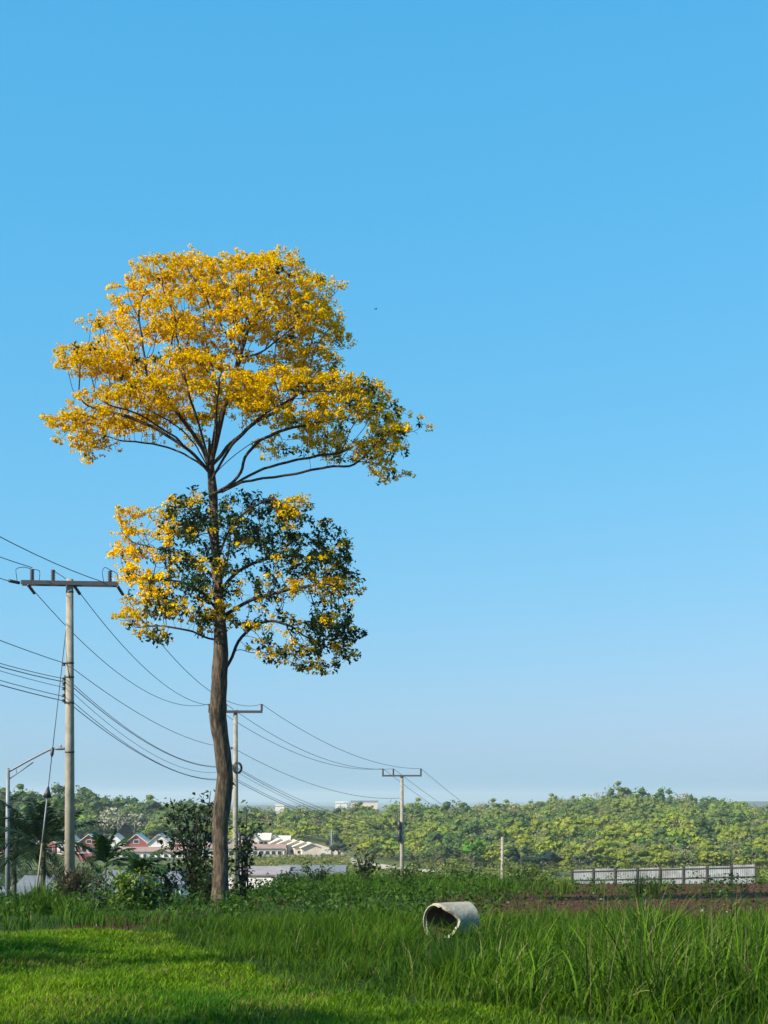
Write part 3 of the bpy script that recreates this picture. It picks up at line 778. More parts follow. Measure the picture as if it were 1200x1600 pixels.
# ------------------------------------------------------------------ white sheet fence beyond the soil field
fL, fR = P(893, 1360, 158), P(1180, 1352, 146)
fz = [P(893, 1359.5, 158)[2], P(1180, 1352, 146)[2]]
fen = empty('sheet_fence', (fL[0], fL[1], th(fL[0], fL[1]))); tag(fen, 'long white sheet metal fence with dark posts beyond the red soil', 'fence')
nb = 8; B0 = np.array(fen.location)
def fpt(s, dz): 
    q = fL + (fR - fL) * s; q[2] = fz[0] + (fz[1] - fz[0]) * s + dz; return q - B0
HF = 2.9
for k in range(nb):
    s0, s1 = k / nb, (k + 1) / nb; m = MB(); nn = 26; V = []
    for i in range(nn + 1):
        s = s0 + (s1 - s0) * i / nn; off = 0.03 * (1 if i % 2 else -1)
        q = fpt(s, (0.0, 0.07, -0.04, 0.03, -0.06, 0.05, 0.0, 0.08)[k]); V += [q + (0, off, 0), q + (0, off, -HF)]
    m.add(V, [(2 * i, 2 * i + 2, 2 * i + 3, 2 * i + 1) for i in range(nn)]); m.build('panel', M['sheet'], fen)
for k in range(nb + 1):
    q = fpt(k / nb, 0); MB().box(q[0] - 0.08, q[0] + 0.08, q[1] - 0.22, q[1] - 0.06, q[2] - HF, q[2] + 0.10).build('post', M['rust_post'], fen)
for dz in (-0.16, -1.05):
    a, b = fpt(0, dz), fpt(1, dz); MB().tube([a + (0, -0.1, 0), b + (0, -0.1, 0)], 0.055, 6).build('rail', M['rust_post'], fen)

# ------------------------------------------------------------------ buildings across the valley
def prism(x0, x1, y0, y1, z0, z1, axis, m, ov=0.0):
    """gable roof body: ridge along axis"""
    if axis == 'y':
        c = (x0 + x1) / 2
        m.add([(x0, y0, z0), (x1, y0, z0), (c, y0, z1), (x0, y1, z0), (x1, y1, z0), (c, y1, z1)], [(0, 2, 5, 3), (1, 4, 5, 2), (0, 3, 4, 1)], [(0, 1, 2), (3, 5, 4)])
    else:
        c = (y0 + y1) / 2
        m.add([(x0, y0, z0), (x0, y1, z0), (x0, c, z1), (x1, y0, z0), (x1, y1, z0), (x1, c, z1)], [(0, 3, 5, 2), (1, 2, 5, 4), (0, 1, 4, 3)], [(0, 2, 1), (3, 4, 5)])
    return m

def roof_slabs(x0, x1, y0, y1, z0, z1, axis, th_=0.18, ov=0.45):
    """two pitched slabs with thickness and overhang"""
    m = MB()
    if axis == 'y':
        c = (x0 + x1) / 2; sl = (z1 - z0) / (c - x0)
        for s, xe in ((-1, x0 - ov), (1, x1 + ov)):
            ze = z0 - sl * ov; ya, yb = y0 - ov, y1 + ov
            V = [(xe, ya, ze), (c, ya, z1), (c, yb, z1), (xe, yb, ze)]; V = V + [(a, b, q + th_) for a, b, q in V]
            m.add(V, [(0, 1, 2, 3), (4, 7, 6, 5), (0, 4, 5, 1), (3, 2, 6, 7), (0, 3, 7, 4)])
    else:
        c = (y0 + y1) / 2; sl = (z1 - z0) / (c - y0)
        for ye in (y0 - ov, y1 + ov):
            ze = z0 - sl * ov; xa, xb = x0 - ov, x1 + ov
            V = [(xa, ye, ze), (xa, c, z1), (xb, c, z1), (xb, ye, ze)]; V = V + [(a, b, q + th_) for a, b, q in V]
            m.add(V, [(0, 1, 2, 3), (4, 7, 6, 5), (0, 4, 5, 1), (3, 2, 6, 7), (0, 3, 7, 4)])
    return m

def window(parent, x, z, w, h, y=-0.0, mat='white'):
    f = MB(); t = 0.10
    f.box(x - w / 2 - t, x + w / 2 + t, y - 0.08, y - 0.005, z - h / 2 - t, z - h / 2).box(x - w / 2 - t, x + w / 2 + t, y - 0.08, y - 0.005, z + h / 2, z + h / 2 + t)
    f.box(x - w / 2 - t, x - w / 2, y - 0.08, y - 0.005, z - h / 2, z + h / 2).box(x + w / 2, x + w / 2 + t, y - 0.08, y - 0.005, z - h / 2, z + h / 2)
    fo = f.build('window', M[mat], parent)
    MB().box(x - w / 2, x + w / 2, y - 0.04, y - 0.01, z - h / 2, z + h / 2).build('pane', M['glass'], fo)

def house(px0, px1, py_base, py_eave, py_top, d, depth, label, wall, roof, axis, group=None, wins=(), gable=None, rz=0.0, name='house', door=None, porch=None):
    a, b = P(px0, py_base, d), P(px1, py_base, d); zg = th((a[0] + b[0]) / 2, d)
    zb = min(a[2], float(zg)) - 0.3
    h = empty(name, ((a[0] + b[0]) / 2, d, zb), rz); w = (b[0] - a[0]) / 2
    ze = P(0, py_eave, d)[2] - zb; zt = P(0, py_top, d)[2] - zb
    tag(h, label, 'house' if name == 'house' else 'building', group)
    MB().box(-w, w, 0, depth, 0, ze).build('wall', M[wall], h)
    if axis == 'y':
        prism(-w, w, 0, depth, ze + 0.003, zt, axis, MB()).build('gable', M[gable or wall], h)
        roof_slabs(-w, w, 0, depth, ze, zt, 'y').build('roof', M[roof], h)
    elif axis == 'x':
        prism(-w, w, 0, depth, ze + 0.003, zt, axis, MB()).build('gable', M[gable or wall], h)
        roof_slabs(-w, w, 0, depth, ze, zt, 'x').build('roof', M[roof], h)
    else:                                                   # hip roof
        i = min(w * 0.6, depth / 2); o = 0.5; c = depth / 2
        V = [(-w - o, -o, ze), (w + o, -o, ze), (w + o, depth + o, ze), (-w - o, depth + o, ze), (-w + i, c, zt), (w - i, c, zt)]
        MB().add(V, [(0, 1, 5, 4), (2, 3, 4, 5), (0, 3, 2, 1)], [(1, 2, 5), (3, 0, 4)]).build('roof', M[roof], h)
    for (x, z, ww, hh) in wins: window(h, x * w, z * ze, ww, hh)
    if door is not None:
        dd = MB().box(door * w - 0.5, door * w + 0.5, -0.05, -0.005, 0.3, 2.5).build('door', M['roof_brown'], h)
    if porch:
        x0, x1, zp, mt = porch
        MB().box(x0 * w, x1 * w, -1.6, -0.01, zp * ze, zp * ze + 0.2).build('porch_roof', M[mt], h)
    return h

gh = 'gabled townhouses below the wood'
GL = ['red fronted gabled townhouse just above the crimson hipped roof', 'white gabled townhouse behind the slender young palm', 'red fronted gabled townhouse midway along the brown roofed terrace', 'white gabled townhouse above the bushy young palm', 'red fronted gabled townhouse at the terrace end near the dark shrub', 'white gabled townhouse hidden behind the tall dark shrub', 'white gabled townhouse hidden behind the thick pole', 'red fronted gabled townhouse behind the dark palm and guy wire']
for i, (c, w, red) in enumerate([(139, 38, 1), (177, 33, 0), (213, 36, 1), (248, 32, 0), (279, 27, 1), (311, 30, 0), (104, 30, 0), (72, 28, 1)]):
    if red:
        house(c - w / 2, c + w / 2, 1341, 1318, 1304, 422 + (i % 3) * 3, 9, GL[i], 'redwall', 'white', 'y', gh,
              [(-0.4, 0.62, 1.5, 1.3), (0.4, 0.62, 1.5, 1.3), (0.0, 1.12, 1.4, 0.9)], 'redwall', door=0.0, porch=(-0.9, 0.9, 0.38, 'white'))
    else:
        house(c - w / 2, c + w / 2, 1341, 1317, 1304, 424 + (i % 3) * 3, 9, GL[i], 'white', 'roof_cream', 'y', gh,
              [(-0.45, 0.60, 1.2, 1.2), (0.35, 0.60, 1.8, 1.2), (0.0, 1.1, 1.0, 0.8)], 'white', door=0.1, porch=(-0.5, 0.9, 0.4, 'roof_cream'))
house(178, 286, 1346, 1330.5, 1325, 402, 8, 'long low white terrace with brown roof before the gabled townhouses', 'white', 'roof_brown', 'x', None,
      [(-0.9 + 0.2 * k, 0.62, 0.9, 0.9) for k in range(10)], name='terrace_building')
house(118, 156, 1356, 1345, 1334, 378, 9, 'small teal building under a crimson hipped roof', 'teal', 'roof_red', 'hip', None, [(-0.5, 0.6, 1.2, 1.0), (0.3, 0.6, 1.2, 1.0)], name='hipped_building')
house(288, 444, 1341, 1325.5, 1320.5, 402, 7, 'long white terrace with red brown roof and square dark windows behind the plank fence', 'white', 'roof_brown', 'x', None,
      [(-0.92 + 0.122 * k, 0.55, 1.1, 1.2) for k in range(16)], name='terrace_building')
house(360, 378, 1335, 1313, 1304, 421, 8, 'cream townhouse beside a narrow brick red one', 'cream', 'roof_cream', 'y', None, [(-0.3, 0.7, 1.1, 1.2), (0.4, 0.7, 1.1, 1.2)])
house(379, 387, 1335, 1309, 1305, 424, 7, 'narrow brick red townhouse wedged between cream ones', 'redwall', 'roof_brown', 'y', None, [(0.0, 0.8, 1.0, 1.2)])
for k, (c, w, ptop) in enumerate([(396, 17, 1304), (412, 17, 1303), (428, 17, 1305), (443, 16, 1307)]):
    house(c - w / 2, c + w / 2, 1335, ptop + 9, ptop, 419 + 2 * k, 8, ('first', 'second', 'third', 'fourth')[k] + ' cream townhouse in the stepped row from the narrow brick red one', 'cream', 'roof_cream', 'x' if k % 2 else 'y', 'cream townhouses in the stepped row',
          [(-0.4, 0.75, 0.9, 1.1), (0.4, 0.75, 0.9, 1.1), (-0.4, 0.4, 0.9, 1.1)])
for k, (x0, x1, pt, dd) in enumerate([(424, 452, 1311, 415), (436, 466, 1312, 411), (449, 478, 1314, 407), (460, 490, 1316, 403), (472, 502, 1318, 399)]):
    house(x0, x1, 1337, pt + 6.5, pt, dd, 10, 'pale low gabled house at the bare end of the cream row' if k == 4 else ('first', 'second', 'third', 'fourth')[k] + ' low gabled house of the overlapping cream row next to the stepped townhouses', 'cream', 'roof_cream', 'y',
          'low gabled houses at the end of the cream row', [] if k == 4 else [(-0.5, 0.5, 0.9, 0.8)], rz=R(8))
# plank fence in front of the estate
fa, fb = P(366, 1341, 395), P(502, 1341, 393)
pf = empty('plank_fence', (fa[0], fa[1], fa[2] - 0.4)); tag(pf, 'low brown plank fence with posts before the cream houses', 'fence')
for k in range(17):
    s0, s1 = k / 17, (k + 1) / 17; a = fa + (fb - fa) * s0 - fa; b = fa + (fb - fa) * s1 - fa
    MB().box(a[0] + 0.1, b[0] - 0.02, a[1], a[1] + 0.06, 0.1, 1.35).build('panel', M['roof_mauve'], pf)
for k in range(18):
    a = (fb - fa) * k / 17; MB().box(a[0] - 0.1, a[0] + 0.09, a[1] - 0.1, a[1] + 0.1, 0, 1.6).build('post', M['rust_post'], pf)

# lower buildings in the valley
house(366, 446, 1381, 1367, 1358, 236, 13, 'low building with mauve grey sheet roof below the grass bank', 'cream', 'roof_mauve', 'x', None, [(-0.6, 0.5, 1.2, 0.9), (0.1, 0.5, 1.2, 0.9)], name='low_building')
house(436, 536, 1380, 1366, 1356, 262, 14, 'long low shed with blue grey sheet roof below the grass bank', 'white', 'roof_grey', 'x', None, [(-0.3, 0.5, 1.4, 0.9), (0.5, 0.5, 1.4, 0.9)], name='low_shed')
house(355, 415, 1406, 1388, 1378, 150, 8, 'cream walled house with cream roof half hidden by the weeds behind the trunk', 'cream', 'roof_cream', 'x', None, [(-0.3, 0.6, 0.9, 0.8), (0.5, 0.6, 0.9, 0.8)])
house(408, 452, 1398, 1384, 1373, 185, 8, 'cream gabled house half hidden by the weeds below the mauve roof', 'cream', 'roof_mauve', 'y', None, [(0.0, 0.6, 1.1, 0.9)])
house(158, 206, 1405, 1383, 1366, 140, 9, 'house with pale grey corrugated roof behind the young palms', 'white', 'roof_grey', 'x', None, [(0.3, 0.6, 0.9, 0.8)])
house(240, 282, 1400, 1381, 1364, 145, 9, 'house with grey roof seen between palm and dark shrub', 'white', 'roof_grey', 'hip', None, [])
house(32, 66, 1402, 1386, 1374, 140, 7, 'white house with flat pitched grey roof behind the guy wire', 'white', 'roof_grey', 'x', None, [(-0.4, 0.55, 0.8, 0.7), (0.4, 0.55, 0.8, 0.7)])
house(-16, 30, 1425, 1404, 1393, 120, 7, 'white walled house with bluish roof behind the street lamp post', 'white', 'roof_grey', 'x', None, [(-0.2, 0.6, 0.7, 0.7), (0.35, 0.6, 0.7, 0.7), (0.75, 0.6, 0.7, 0.7)])
house(-40, 16, 1352, 1338, 1328, 330, 8, 'small white house glimpsed through the dark palms', 'white', 'roof_brown', 'x', None, [(0.5, 0.5, 1.0, 1.0)])
# white building on the far crest
house(548, 590, 1258, 1253, 1251, 1500, 22, 'long pale building on the far crest above the woods', 'cream', 'roof_grey', 'x', None, [(-0.8 + 0.4 * k, 0.75, 2.0, 1.6) for k in range(5)], name='far_building')
house(524, 542, 1258, 1254.5, 1252.5, 1480, 16, 'small pale building beside the long one on the far crest', 'white', 'roof_cream', 'x', None, [(-0.5 + 0.5 * k, 0.75, 1.6, 1.4) for k in range(3)], name='far_building')
house(430, 444, 1264, 1259, 1257.5, 1300, 12, 'tiny pale building on the crest above the cream houses', 'white', 'roof_cream', 'x', None, [], name='far_building')

# ------------------------------------------------------------------ far woods
def far_crown(seed, w, h, n_clump, per, leaf, flat=0.8, core=0.8):
    r = np.random.default_rng(seed)
    d = unit(r.normal(size=(n_clump, 3))); d[:, 2] = np.abs(d[:, 2]) * 1.1 - 0.35
    c = d * r.uniform(0.55, 1.0, (n_clump, 1)) * np.array([w / 2, w / 2, h * 0.42]) + np.array([0, 0, h * 0.60])
    cr = r.uniform(0.16, 0.27, n_clump) * w
    dd = unit(r.normal(size=(n_clump * per, 3))); dd[:, 2] = np.abs(dd[:, 2]) * 1.0 - 0.25
    pts = np.repeat(c, per, 0) + dd * np.repeat(cr, per)[:, None] * r.uniform(0.6, 1.05, (n_clump * per, 1)) * np.array([1, 1, flat])
    V, Q = cards(pts, leaf * r.uniform(0.6, 1.35, len(pts)), 0.3, 0.8, dd, 1.2, 0, 0.45)
    sh = np.repeat(r.uniform(0.8, 1.2, n_clump), per)[:, None] * r.uniform(0.8, 1.2, (len(pts), 1))
    S = rep(sh, 4)
    # leafy heart of each clump: a small lumpy body, so that a crown has a lit and a shaded side
    oc = unit(np.array([(1, 0, 0), (0, 1, 0), (-1, 0, 0), (0, -1, 0), (0.6, 0.6, 0.7), (-0.6, 0.6, 0.7), (-0.6, -0.6, 0.7), (0.6, -0.6, 0.7), (0, 0, 1), (0, 0, -1)], float))
    oq = np.array([(0, 4, 7, 3), (0, 1, 5, 4), (1, 2, 6, 5), (2, 3, 7, 6), (9, 1, 0, 3), (9, 3, 2, 1), (4, 5, 8, 7), (5, 6, 7, 8)])
    if core:
        for k in range(0, n_clump, 2):
            B = oc * cr[k] * core * r.uniform(0.75, 1.15, (10, 1)) * np.array([1, 1, flat]) + c[k]
            Q = np.concatenate([Q, oq + len(V)]); V = np.concatenate([V, B]); S = np.concatenate([S, np.full((10, 1), r.uniform(0.75, 1.0))])
    return V, Q, S

def far_trunk(seed, h, w):
    r = np.random.default_rng(seed); m = MB()
    m.tube([(0, 0, -0.6), (0.1, 0, h * 0.35), (0.15, 0.1, h * 0.7)], [0.22, 0.16, 0.07], 6)
    for k in range(5):
        a = r.uniform(0, 6.28); e = np.array([math.cos(a) * w * 0.33, math.sin(a) * w * 0.33, h * r.uniform(0.6, 0.8)])
        m.tube([(0.1, 0, h * 0.35), e * 0.5 + np.array([0, 0, h * 0.22]), e], [0.11, 0.08, 0.03], 5)
    return m

KINDS = {   # linear colours, label, share
 'olive': ((0.170, 0.212, 0.044), 'olive green broadleaf tree in the hillside wood'),
 'lime': ((0.225, 0.258, 0.036), 'yellow green leafy tree low on the sunlit hillside'),
 'deep': ((0.088, 0.135, 0.044), 'deep green broadleaf tree in the valley woods'),
 'straw': ((0.25, 0.215, 0.10), 'straw coloured half bare tree in the valley woods'),
}
protos = {}
for kname, (c, lab) in KINDS.items():
    for v in range(4):
        w, h = 6.0, (6.4, 7.4, 5.8, 8.6)[v]
        V, Q, S = far_crown(100 + v + 10 * len(protos), w, h, 14 if kname != 'straw' else 11, 9 if kname != 'straw' else 10, 0.55 if kname != 'straw' else 0.5, 0.85, 0.78 if kname != 'straw' else 0.0)
        t = np.random.default_rng(v).uniform(0.92, 1.08, 3)
        me = mesh_np('crown', V, Q, S * np.array(c) * t); me.materials.append(M['forest'])
        tm = far_trunk(200 + v, h, w); tme = mesh_np('trunk', np.concatenate(tm.V), [np.concatenate(tm.Q), np.concatenate(tm.T)], None, True); tme.materials.append(M['farbark'])
        protos[(kname, v)] = (me, tme, V, Q, S, np.array(c) * t, w, h)

def clear_of_buildings(x, y, px):
    if px < 300 and y < 438: return False
    if 150 < px < 226 and y < 470: return False
    if 270 < px < 520 and y < 436: return False
    d = np.hypot(rp_[:, 0] - x, rp_[:, 1] - y).min()
    return d > 6.0

cand = []
yv = 300.0
while yv < 720:
    step = 2.75 * (yv / 330) ** 1.0
    x0, x1 = (-90 - 600) / F * yv, (1290 - 600) / F * yv
    for xv in np.arange(x0, x1, step):
        x = xv + rng.normal(0, 0.38 * step); y = yv + rng.normal(0, 0.38 * step); px = 600 + x / y * F
        if y < hill_d0(px) - 15 or y > ridge_d(px) + 10 or not clear_of_buildings(x, y, px): continue
        cand.append((x, y, px))
    yv += step * 0.95
cand.sort(key=lambda t: t[1])
def pick_kind(x, y, px):
    u = rng.random(); t = (y - hill_d0(px)) / (ridge_d(px) - hill_d0(px)); b = vnoise(np.array([x / 30.0]), np.array([y / 45.0]))[0]
    if px < 330:
        return 'deep' if u < 0.80 else ('olive' if u < 0.94 else 'straw')
    if u < 0.14: return 'straw'
    if u < 0.14 + 0.14 + 0.25 * (b > 0.6): return 'deep'
    if t < 0.42 and u > 0.52: return 'lime'
    return 'olive'

indiv = [c for c in cand if -20 < c[2] < 1225]
# the ones that show largest: lowest on the slope, whose tops clear the foreground
vis = []
for c in indiv:
    py_top = HZ - (th(c[0], c[1]) + 6) / c[1] * F
    lim = np.interp(c[2], [0, 100, 300, 400, 560, 880, 900, 1180, 1200], [1330, 1330, 1330, 1380, 1360, 1365, 1350, 1350, 1375])
    if py_top < lim: vis.append(c)
chosen = set(id(c) for c in vis[:285])
def add_far_tree(kname, v, x, y, s, sz, label=None, group='trees of the valley woods', name='hillside_tree'):
    me, tme = protos[(kname, v)][:2]
    e = empty(name, (x, y, float(th(x, y)) - 0.2), rng.uniform(0, 6.28)); e.scale = (s, s, sz)
    px = 600 + x / y * F
    where = [t_ for lim, t_ in ((120, 'behind the dark palms'), (330, 'above the gabled townhouses'), (520, 'above the cream houses'), (600, 'beside the pale dirt road'), (690, 'behind the angular crossarm pole'), (860, 'behind the short bare post'), (1190, 'above the white sheet fence'), (9999, 'past the sheet fence end')) if px < lim][0]
    shape = 'low spreading' if sz < 0.45 else ('small rounded' if sz < 0.62 else ('mid sized' if sz < 0.85 else 'tall'))
    kindw = {'olive': 'olive green', 'lime': 'yellow green', 'deep': 'deep green', 'straw': 'straw coloured'}[kname]
    tag(e, label or '%s %s tree in the woods %s' % (shape, kindw, where), 'tree', group)
    obj('crown', me, None, e); obj('trunk', tme, None, e)
    return e
SV, SQ, SC, sn = [], [], [], 0
for c in cand:
    x, y, px = c; k = pick_kind(x, y, px); v = int(rng.integers(4)); s = min(1.35 if px < 330 else 1.7, rng.lognormal(0.05 if px < 330 else -0.06, 0.28)) * np.interp(y, [300, 420, 650], [0.52, 0.72, 1.0]) * (1.45 if px < 330 else 1.0); sz = s * rng.uniform(0.75, 1.05)
    if id(c) in chosen:
        if px < 330 and k == 'olive': k = 'deep'
        add_far_tree(k, v, x, y, s, sz)
    else:
        _, _, V, Q, S, cc, w, h = protos[(k, v)]
        a = rng.uniform(0, 6.28); ca, sa = math.cos(a), math.sin(a)
        V2 = np.stack([V[:, 0] * ca - V[:, 1] * sa, V[:, 0] * sa + V[:, 1] * ca, V[:, 2]], 1) * np.array([s, s, sz]) + np.array([x, y, float(th(x, y)) - 0.2])
        SV.append(V2); SQ.append(Q + sn); SC.append(S * cc * rng.uniform(0.85, 1.15) * rng.uniform(0.95, 1.05, 3)); sn += len(V2)
wood = obj('hillside_wood', mesh_np('hillside_wood', np.concatenate(SV), np.concatenate(SQ), np.concatenate(SC)), M['forest'])
tag(wood, 'mass of mixed green trees covering the far hillside to its crest', 'wood', kind='stuff')
print('far trees', len(cand), 'individual', len(chosen), 'wood faces', sn // 4)

# standout far trees
def special(px, py_base, d, kname, v, s, sz, label, tint=None):
    p = P(px, py_base, d); e = add_far_tree(kname, v, p[0], d, s, sz, label, 'standout trees across the valley', 'broadleaf_tree')
    if tint is not None:
        cr = [o for o in e.children if o.name.startswith('crown')][0]
        V, Q, S = protos[(kname, v)][2:5]; me = mesh_np('crown', V, Q, S * np.array(tint)); me.materials.append(M['forest']); cr.data = me
    return e
special(742, 1345, 318, 'lime', 0, 0.98, 1.0, 'bright emerald green round tree standing out low on the hill', (0.085, 0.22, 0.02))
special(950, 1240, 628, 'deep', 3, 0.85, 1.25, 'tall narrow tree poking above the hill crest')
special(1182, 1300, 470, 'straw', 1, 1.35, 1.3, 'wide pale straw coloured tree on the hill slope')
special(1165, 1290, 520, 'straw', 0, 1.2, 1.2, 'pale straw tree behind the widest straw one')
special(845, 1362, 270, 'deep', 2, 1.35, 0.8, 'low dark bluish green tree beside the fence end', (0.025, 0.055, 0.04))
special(815, 1362, 275, 'deep', 1, 0.9, 0.75, 'dark rounded bush tree next to the short bare post', (0.03, 0.06, 0.035))
special(905, 1362, 290, 'deep', 0, 0.6, 0.6, 'small dark tree just behind the fence end', (0.03, 0.06, 0.035))
special(530, 1345, 372, 'deep', 2, 1.15, 0.8, 'dark spreading tree at the roadside near the cream houses', (0.035, 0.06, 0.03))
special(520, 1330, 400, 'deep', 1, 0.8, 0.9, 'small dark tree beside the distant thin pole', (0.035, 0.06, 0.03))
for px, d, s, lab in ((186, 446, 2.1, 'broad grey white bare crowned tree above the gabled townhouses'), (210, 449, 1.7, 'pale ashen tree leaning into the broad grey white one'), (163, 448, 1.5, 'small ashen tree beside the broad grey white crown')):
    special(px, 1285, d, 'straw', px % 3, s, s * 0.95, lab.replace(' left of', ' beside'), (0.34, 0.31, 0.255))
special(262, 1290, 465, 'straw', 2, 1.1, 1.15, 'orange tan tree above the end townhouse', (0.34, 0.25, 0.12))
special(238, 1290, 462, 'straw', 3, 0.9, 1.1, 'thin tan tree with pale trunk above the townhouses', (0.32, 0.25, 0.13))
# distant thin pole
dp = P(518, 1335, 380); dpo = empty('distant_pole', dp); tag(dpo, 'thin pale distant pole rising beside the dirt road', 'utility pole')
MB().tube([(0, 0, -1), (0, 0, 6.2)], [0.2, 0.15], 8).build('shaft', M['galv'], dpo, True)
MB().box(-0.7, 0.7, -0.08, 0.08, 5.6, 5.75).build('crossarm', M['galv'], dpo)

# ------------------------------------------------------------------ grass, weeds and soil in front
def blades(x, y, L, W, lean, droop, c, segs=3, z0=None, az=None, tipc=1.25):
    n = len(x)
    z = th(x, y) - 0.01 if z0 is None else z0
    az = rng.uniform(0, 2 * np.pi, n) if az is None else az
    dx, dy = np.cos(az), np.sin(az); sx, sy = -dy, dx
    tw = rng.uniform(-0.7, 0.7, n)
    t = np.linspace(0, 1, segs + 1)
    Vs, Cs = [], []
    for i in range(segs + 1):
        u = t[i]; hx = L * lean * (0.25 * u + 0.75 * u * u); zz = L * (u - droop * u ** 2.2)
        w = W * (1.0 if i == 0 else (1 - u) ** 0.65) * 0.5
        cx, cy, cz = x + dx * hx, y + dy * hx, z + zz
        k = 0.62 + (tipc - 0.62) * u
        if i < segs:
            a = np.stack([cx - sx * w, cy - sy * w, cz + tw * w], 1); b = np.stack([cx + sx * w, cy + sy * w, cz - tw * w], 1)
            Vs += [a, b]; Cs += [c * k, c * k]
        else:
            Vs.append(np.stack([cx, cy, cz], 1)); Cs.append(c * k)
    m = 2 * segs + 1
    V = np.stack(Vs, 1).reshape(-1, 3); C = np.stack(Cs, 1).reshape(-1, 3)
    b = np.arange(n)[:, None] * m
    Q = [b + np.array([2 * i, 2 * i + 1, 2 * i + 3, 2 * i + 2])[None, :] for i in range(segs - 1)]
    T = b + np.array([2 * segs - 2, 2 * segs - 1, 2 * segs])[None, :]
    return V, (np.concatenate(Q) if Q else np.zeros((0, 4), int)), T, C

class Veg:
    def __init__(s): s.m = MB()
    def add(s, V, Q, T, C):
        s.m.add(V, Q, T); s.m.C.append(C)

def lerpc(a, b, t): return np.asarray(a) * (1 - t[:, None]) + np.asarray(b) * t[:, None]

def build_veg(v, name, label, cat='grass'):
    o = v.m.build(name, M['grass']); tag(o, label, cat, kind='stuff'); return o

# mown lawn
v = Veg()
n = 185000
y = 8.3 + 14.6 * rng.random(n) ** 0.8; x = rng.uniform(-0.36, 0.20, n) * (y + 2)
k = (x < lawn_edge(y) + 1.2 * (fbm(x * 0.9, y * 0.9) - 0.5) + 0.25) & (y < 20.6 + 3.2 * fbm(x * 0.7 + 31, y * 0.3)) ; x, y = x[k], y[k]
f1 = fbm(x / 1.1 + 3, y / 1.6); f2 = vnoise(x * 3, y * 3)
L = (0.035 + 0.05 * f1 + 0.03 * rng.random(len(x))) * (1 + 0.4 * (f2 > 0.75))
c = lerpc((0.030, 0.105, 0.003), (0.122, 0.205, 0.005), np.clip(3.0 * fbm(x / 1.5 + 20, y / 2.2) - 1.05 + rng.normal(0, 0.22, len(x)), 0, 1))
c = c * rng.lognormal(0, 0.32, len(x))[:, None]
dry = rng.random(len(x)) < np.where(fbm(x / 0.8 + 60, y / 1.1) > 0.60, 0.30, 0.05); c[dry] = (0.18, 0.17, 0.04)
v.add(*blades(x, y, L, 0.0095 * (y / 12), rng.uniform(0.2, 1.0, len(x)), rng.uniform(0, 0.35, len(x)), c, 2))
build_veg(v, 'lawn_grass', 'short mown bright green lawn in front of the weeds')

# rough grass between lawn and pipe
def rough(n, xr, yr, keepf, Lf, cA, cB, W=0.010, lean=(0.2, 0.9), droop=(0.05, 0.45), segs=3):
    y = rng.uniform(*yr, n); x = rng.uniform(*xr, n)
    k = keepf(x, y); x, y = x[k], y[k]
    L = Lf(x, y) * rng.uniform(0.55, 1.2, len(x))
    t = np.clip(fbm(x / 0.9 + 40, y / 0.9) * 1.7 - 0.4 + rng.normal(0, 0.22, len(x)), 0, 1)
    c = lerpc(cA, cB, t)
    d = rng.random(len(x)) < 0.035; c[d] = np.array((0.18, 0.17, 0.06))
    return blades(x, y, L, W * rng.uniform(0.7, 1.3, len(x)), rng.uniform(*lean, len(x)), rng.uniform(*droop, len(x)), c, segs)
GD, GB = (0.018, 0.060, 0.003), (0.078, 0.150, 0.005)
v = Veg()
def k1(x, y):
    e = lawn_edge(y) + 1.5 * (fbm(x * 0.9 + 9, y * 0.9) - 0.5) + 0.5 * rng.normal(0, 0.5, len(x))
    px = 600 + x / y * F
    clear = (np.abs(px - 704) < 60) & (y > 16.5) & (y < 21.8)
    return (x > e) & (~clear | (rng.random(len(x)) < 0.30)) & (x < 0.30 * y + 0.6) & ((fbm(x / 0.8, y / 0.8) > 0.22) | (y < 17))
def L1(x, y):
    ed = np.clip((x - lawn_edge(y) + 0.4) / 2.2, 0, 1)
    return 0.10 + ed * (0.06 + 0.42 * fbm(x / 0.8 + 3, y / 0.8)) * np.clip(1.25 - 0.03 * (y - 12), 0.55, 1.3)
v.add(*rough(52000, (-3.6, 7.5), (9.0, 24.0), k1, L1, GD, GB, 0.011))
build_veg(v, 'rough_grass', 'knee high rough green grass between the lawn and the broken pipe')

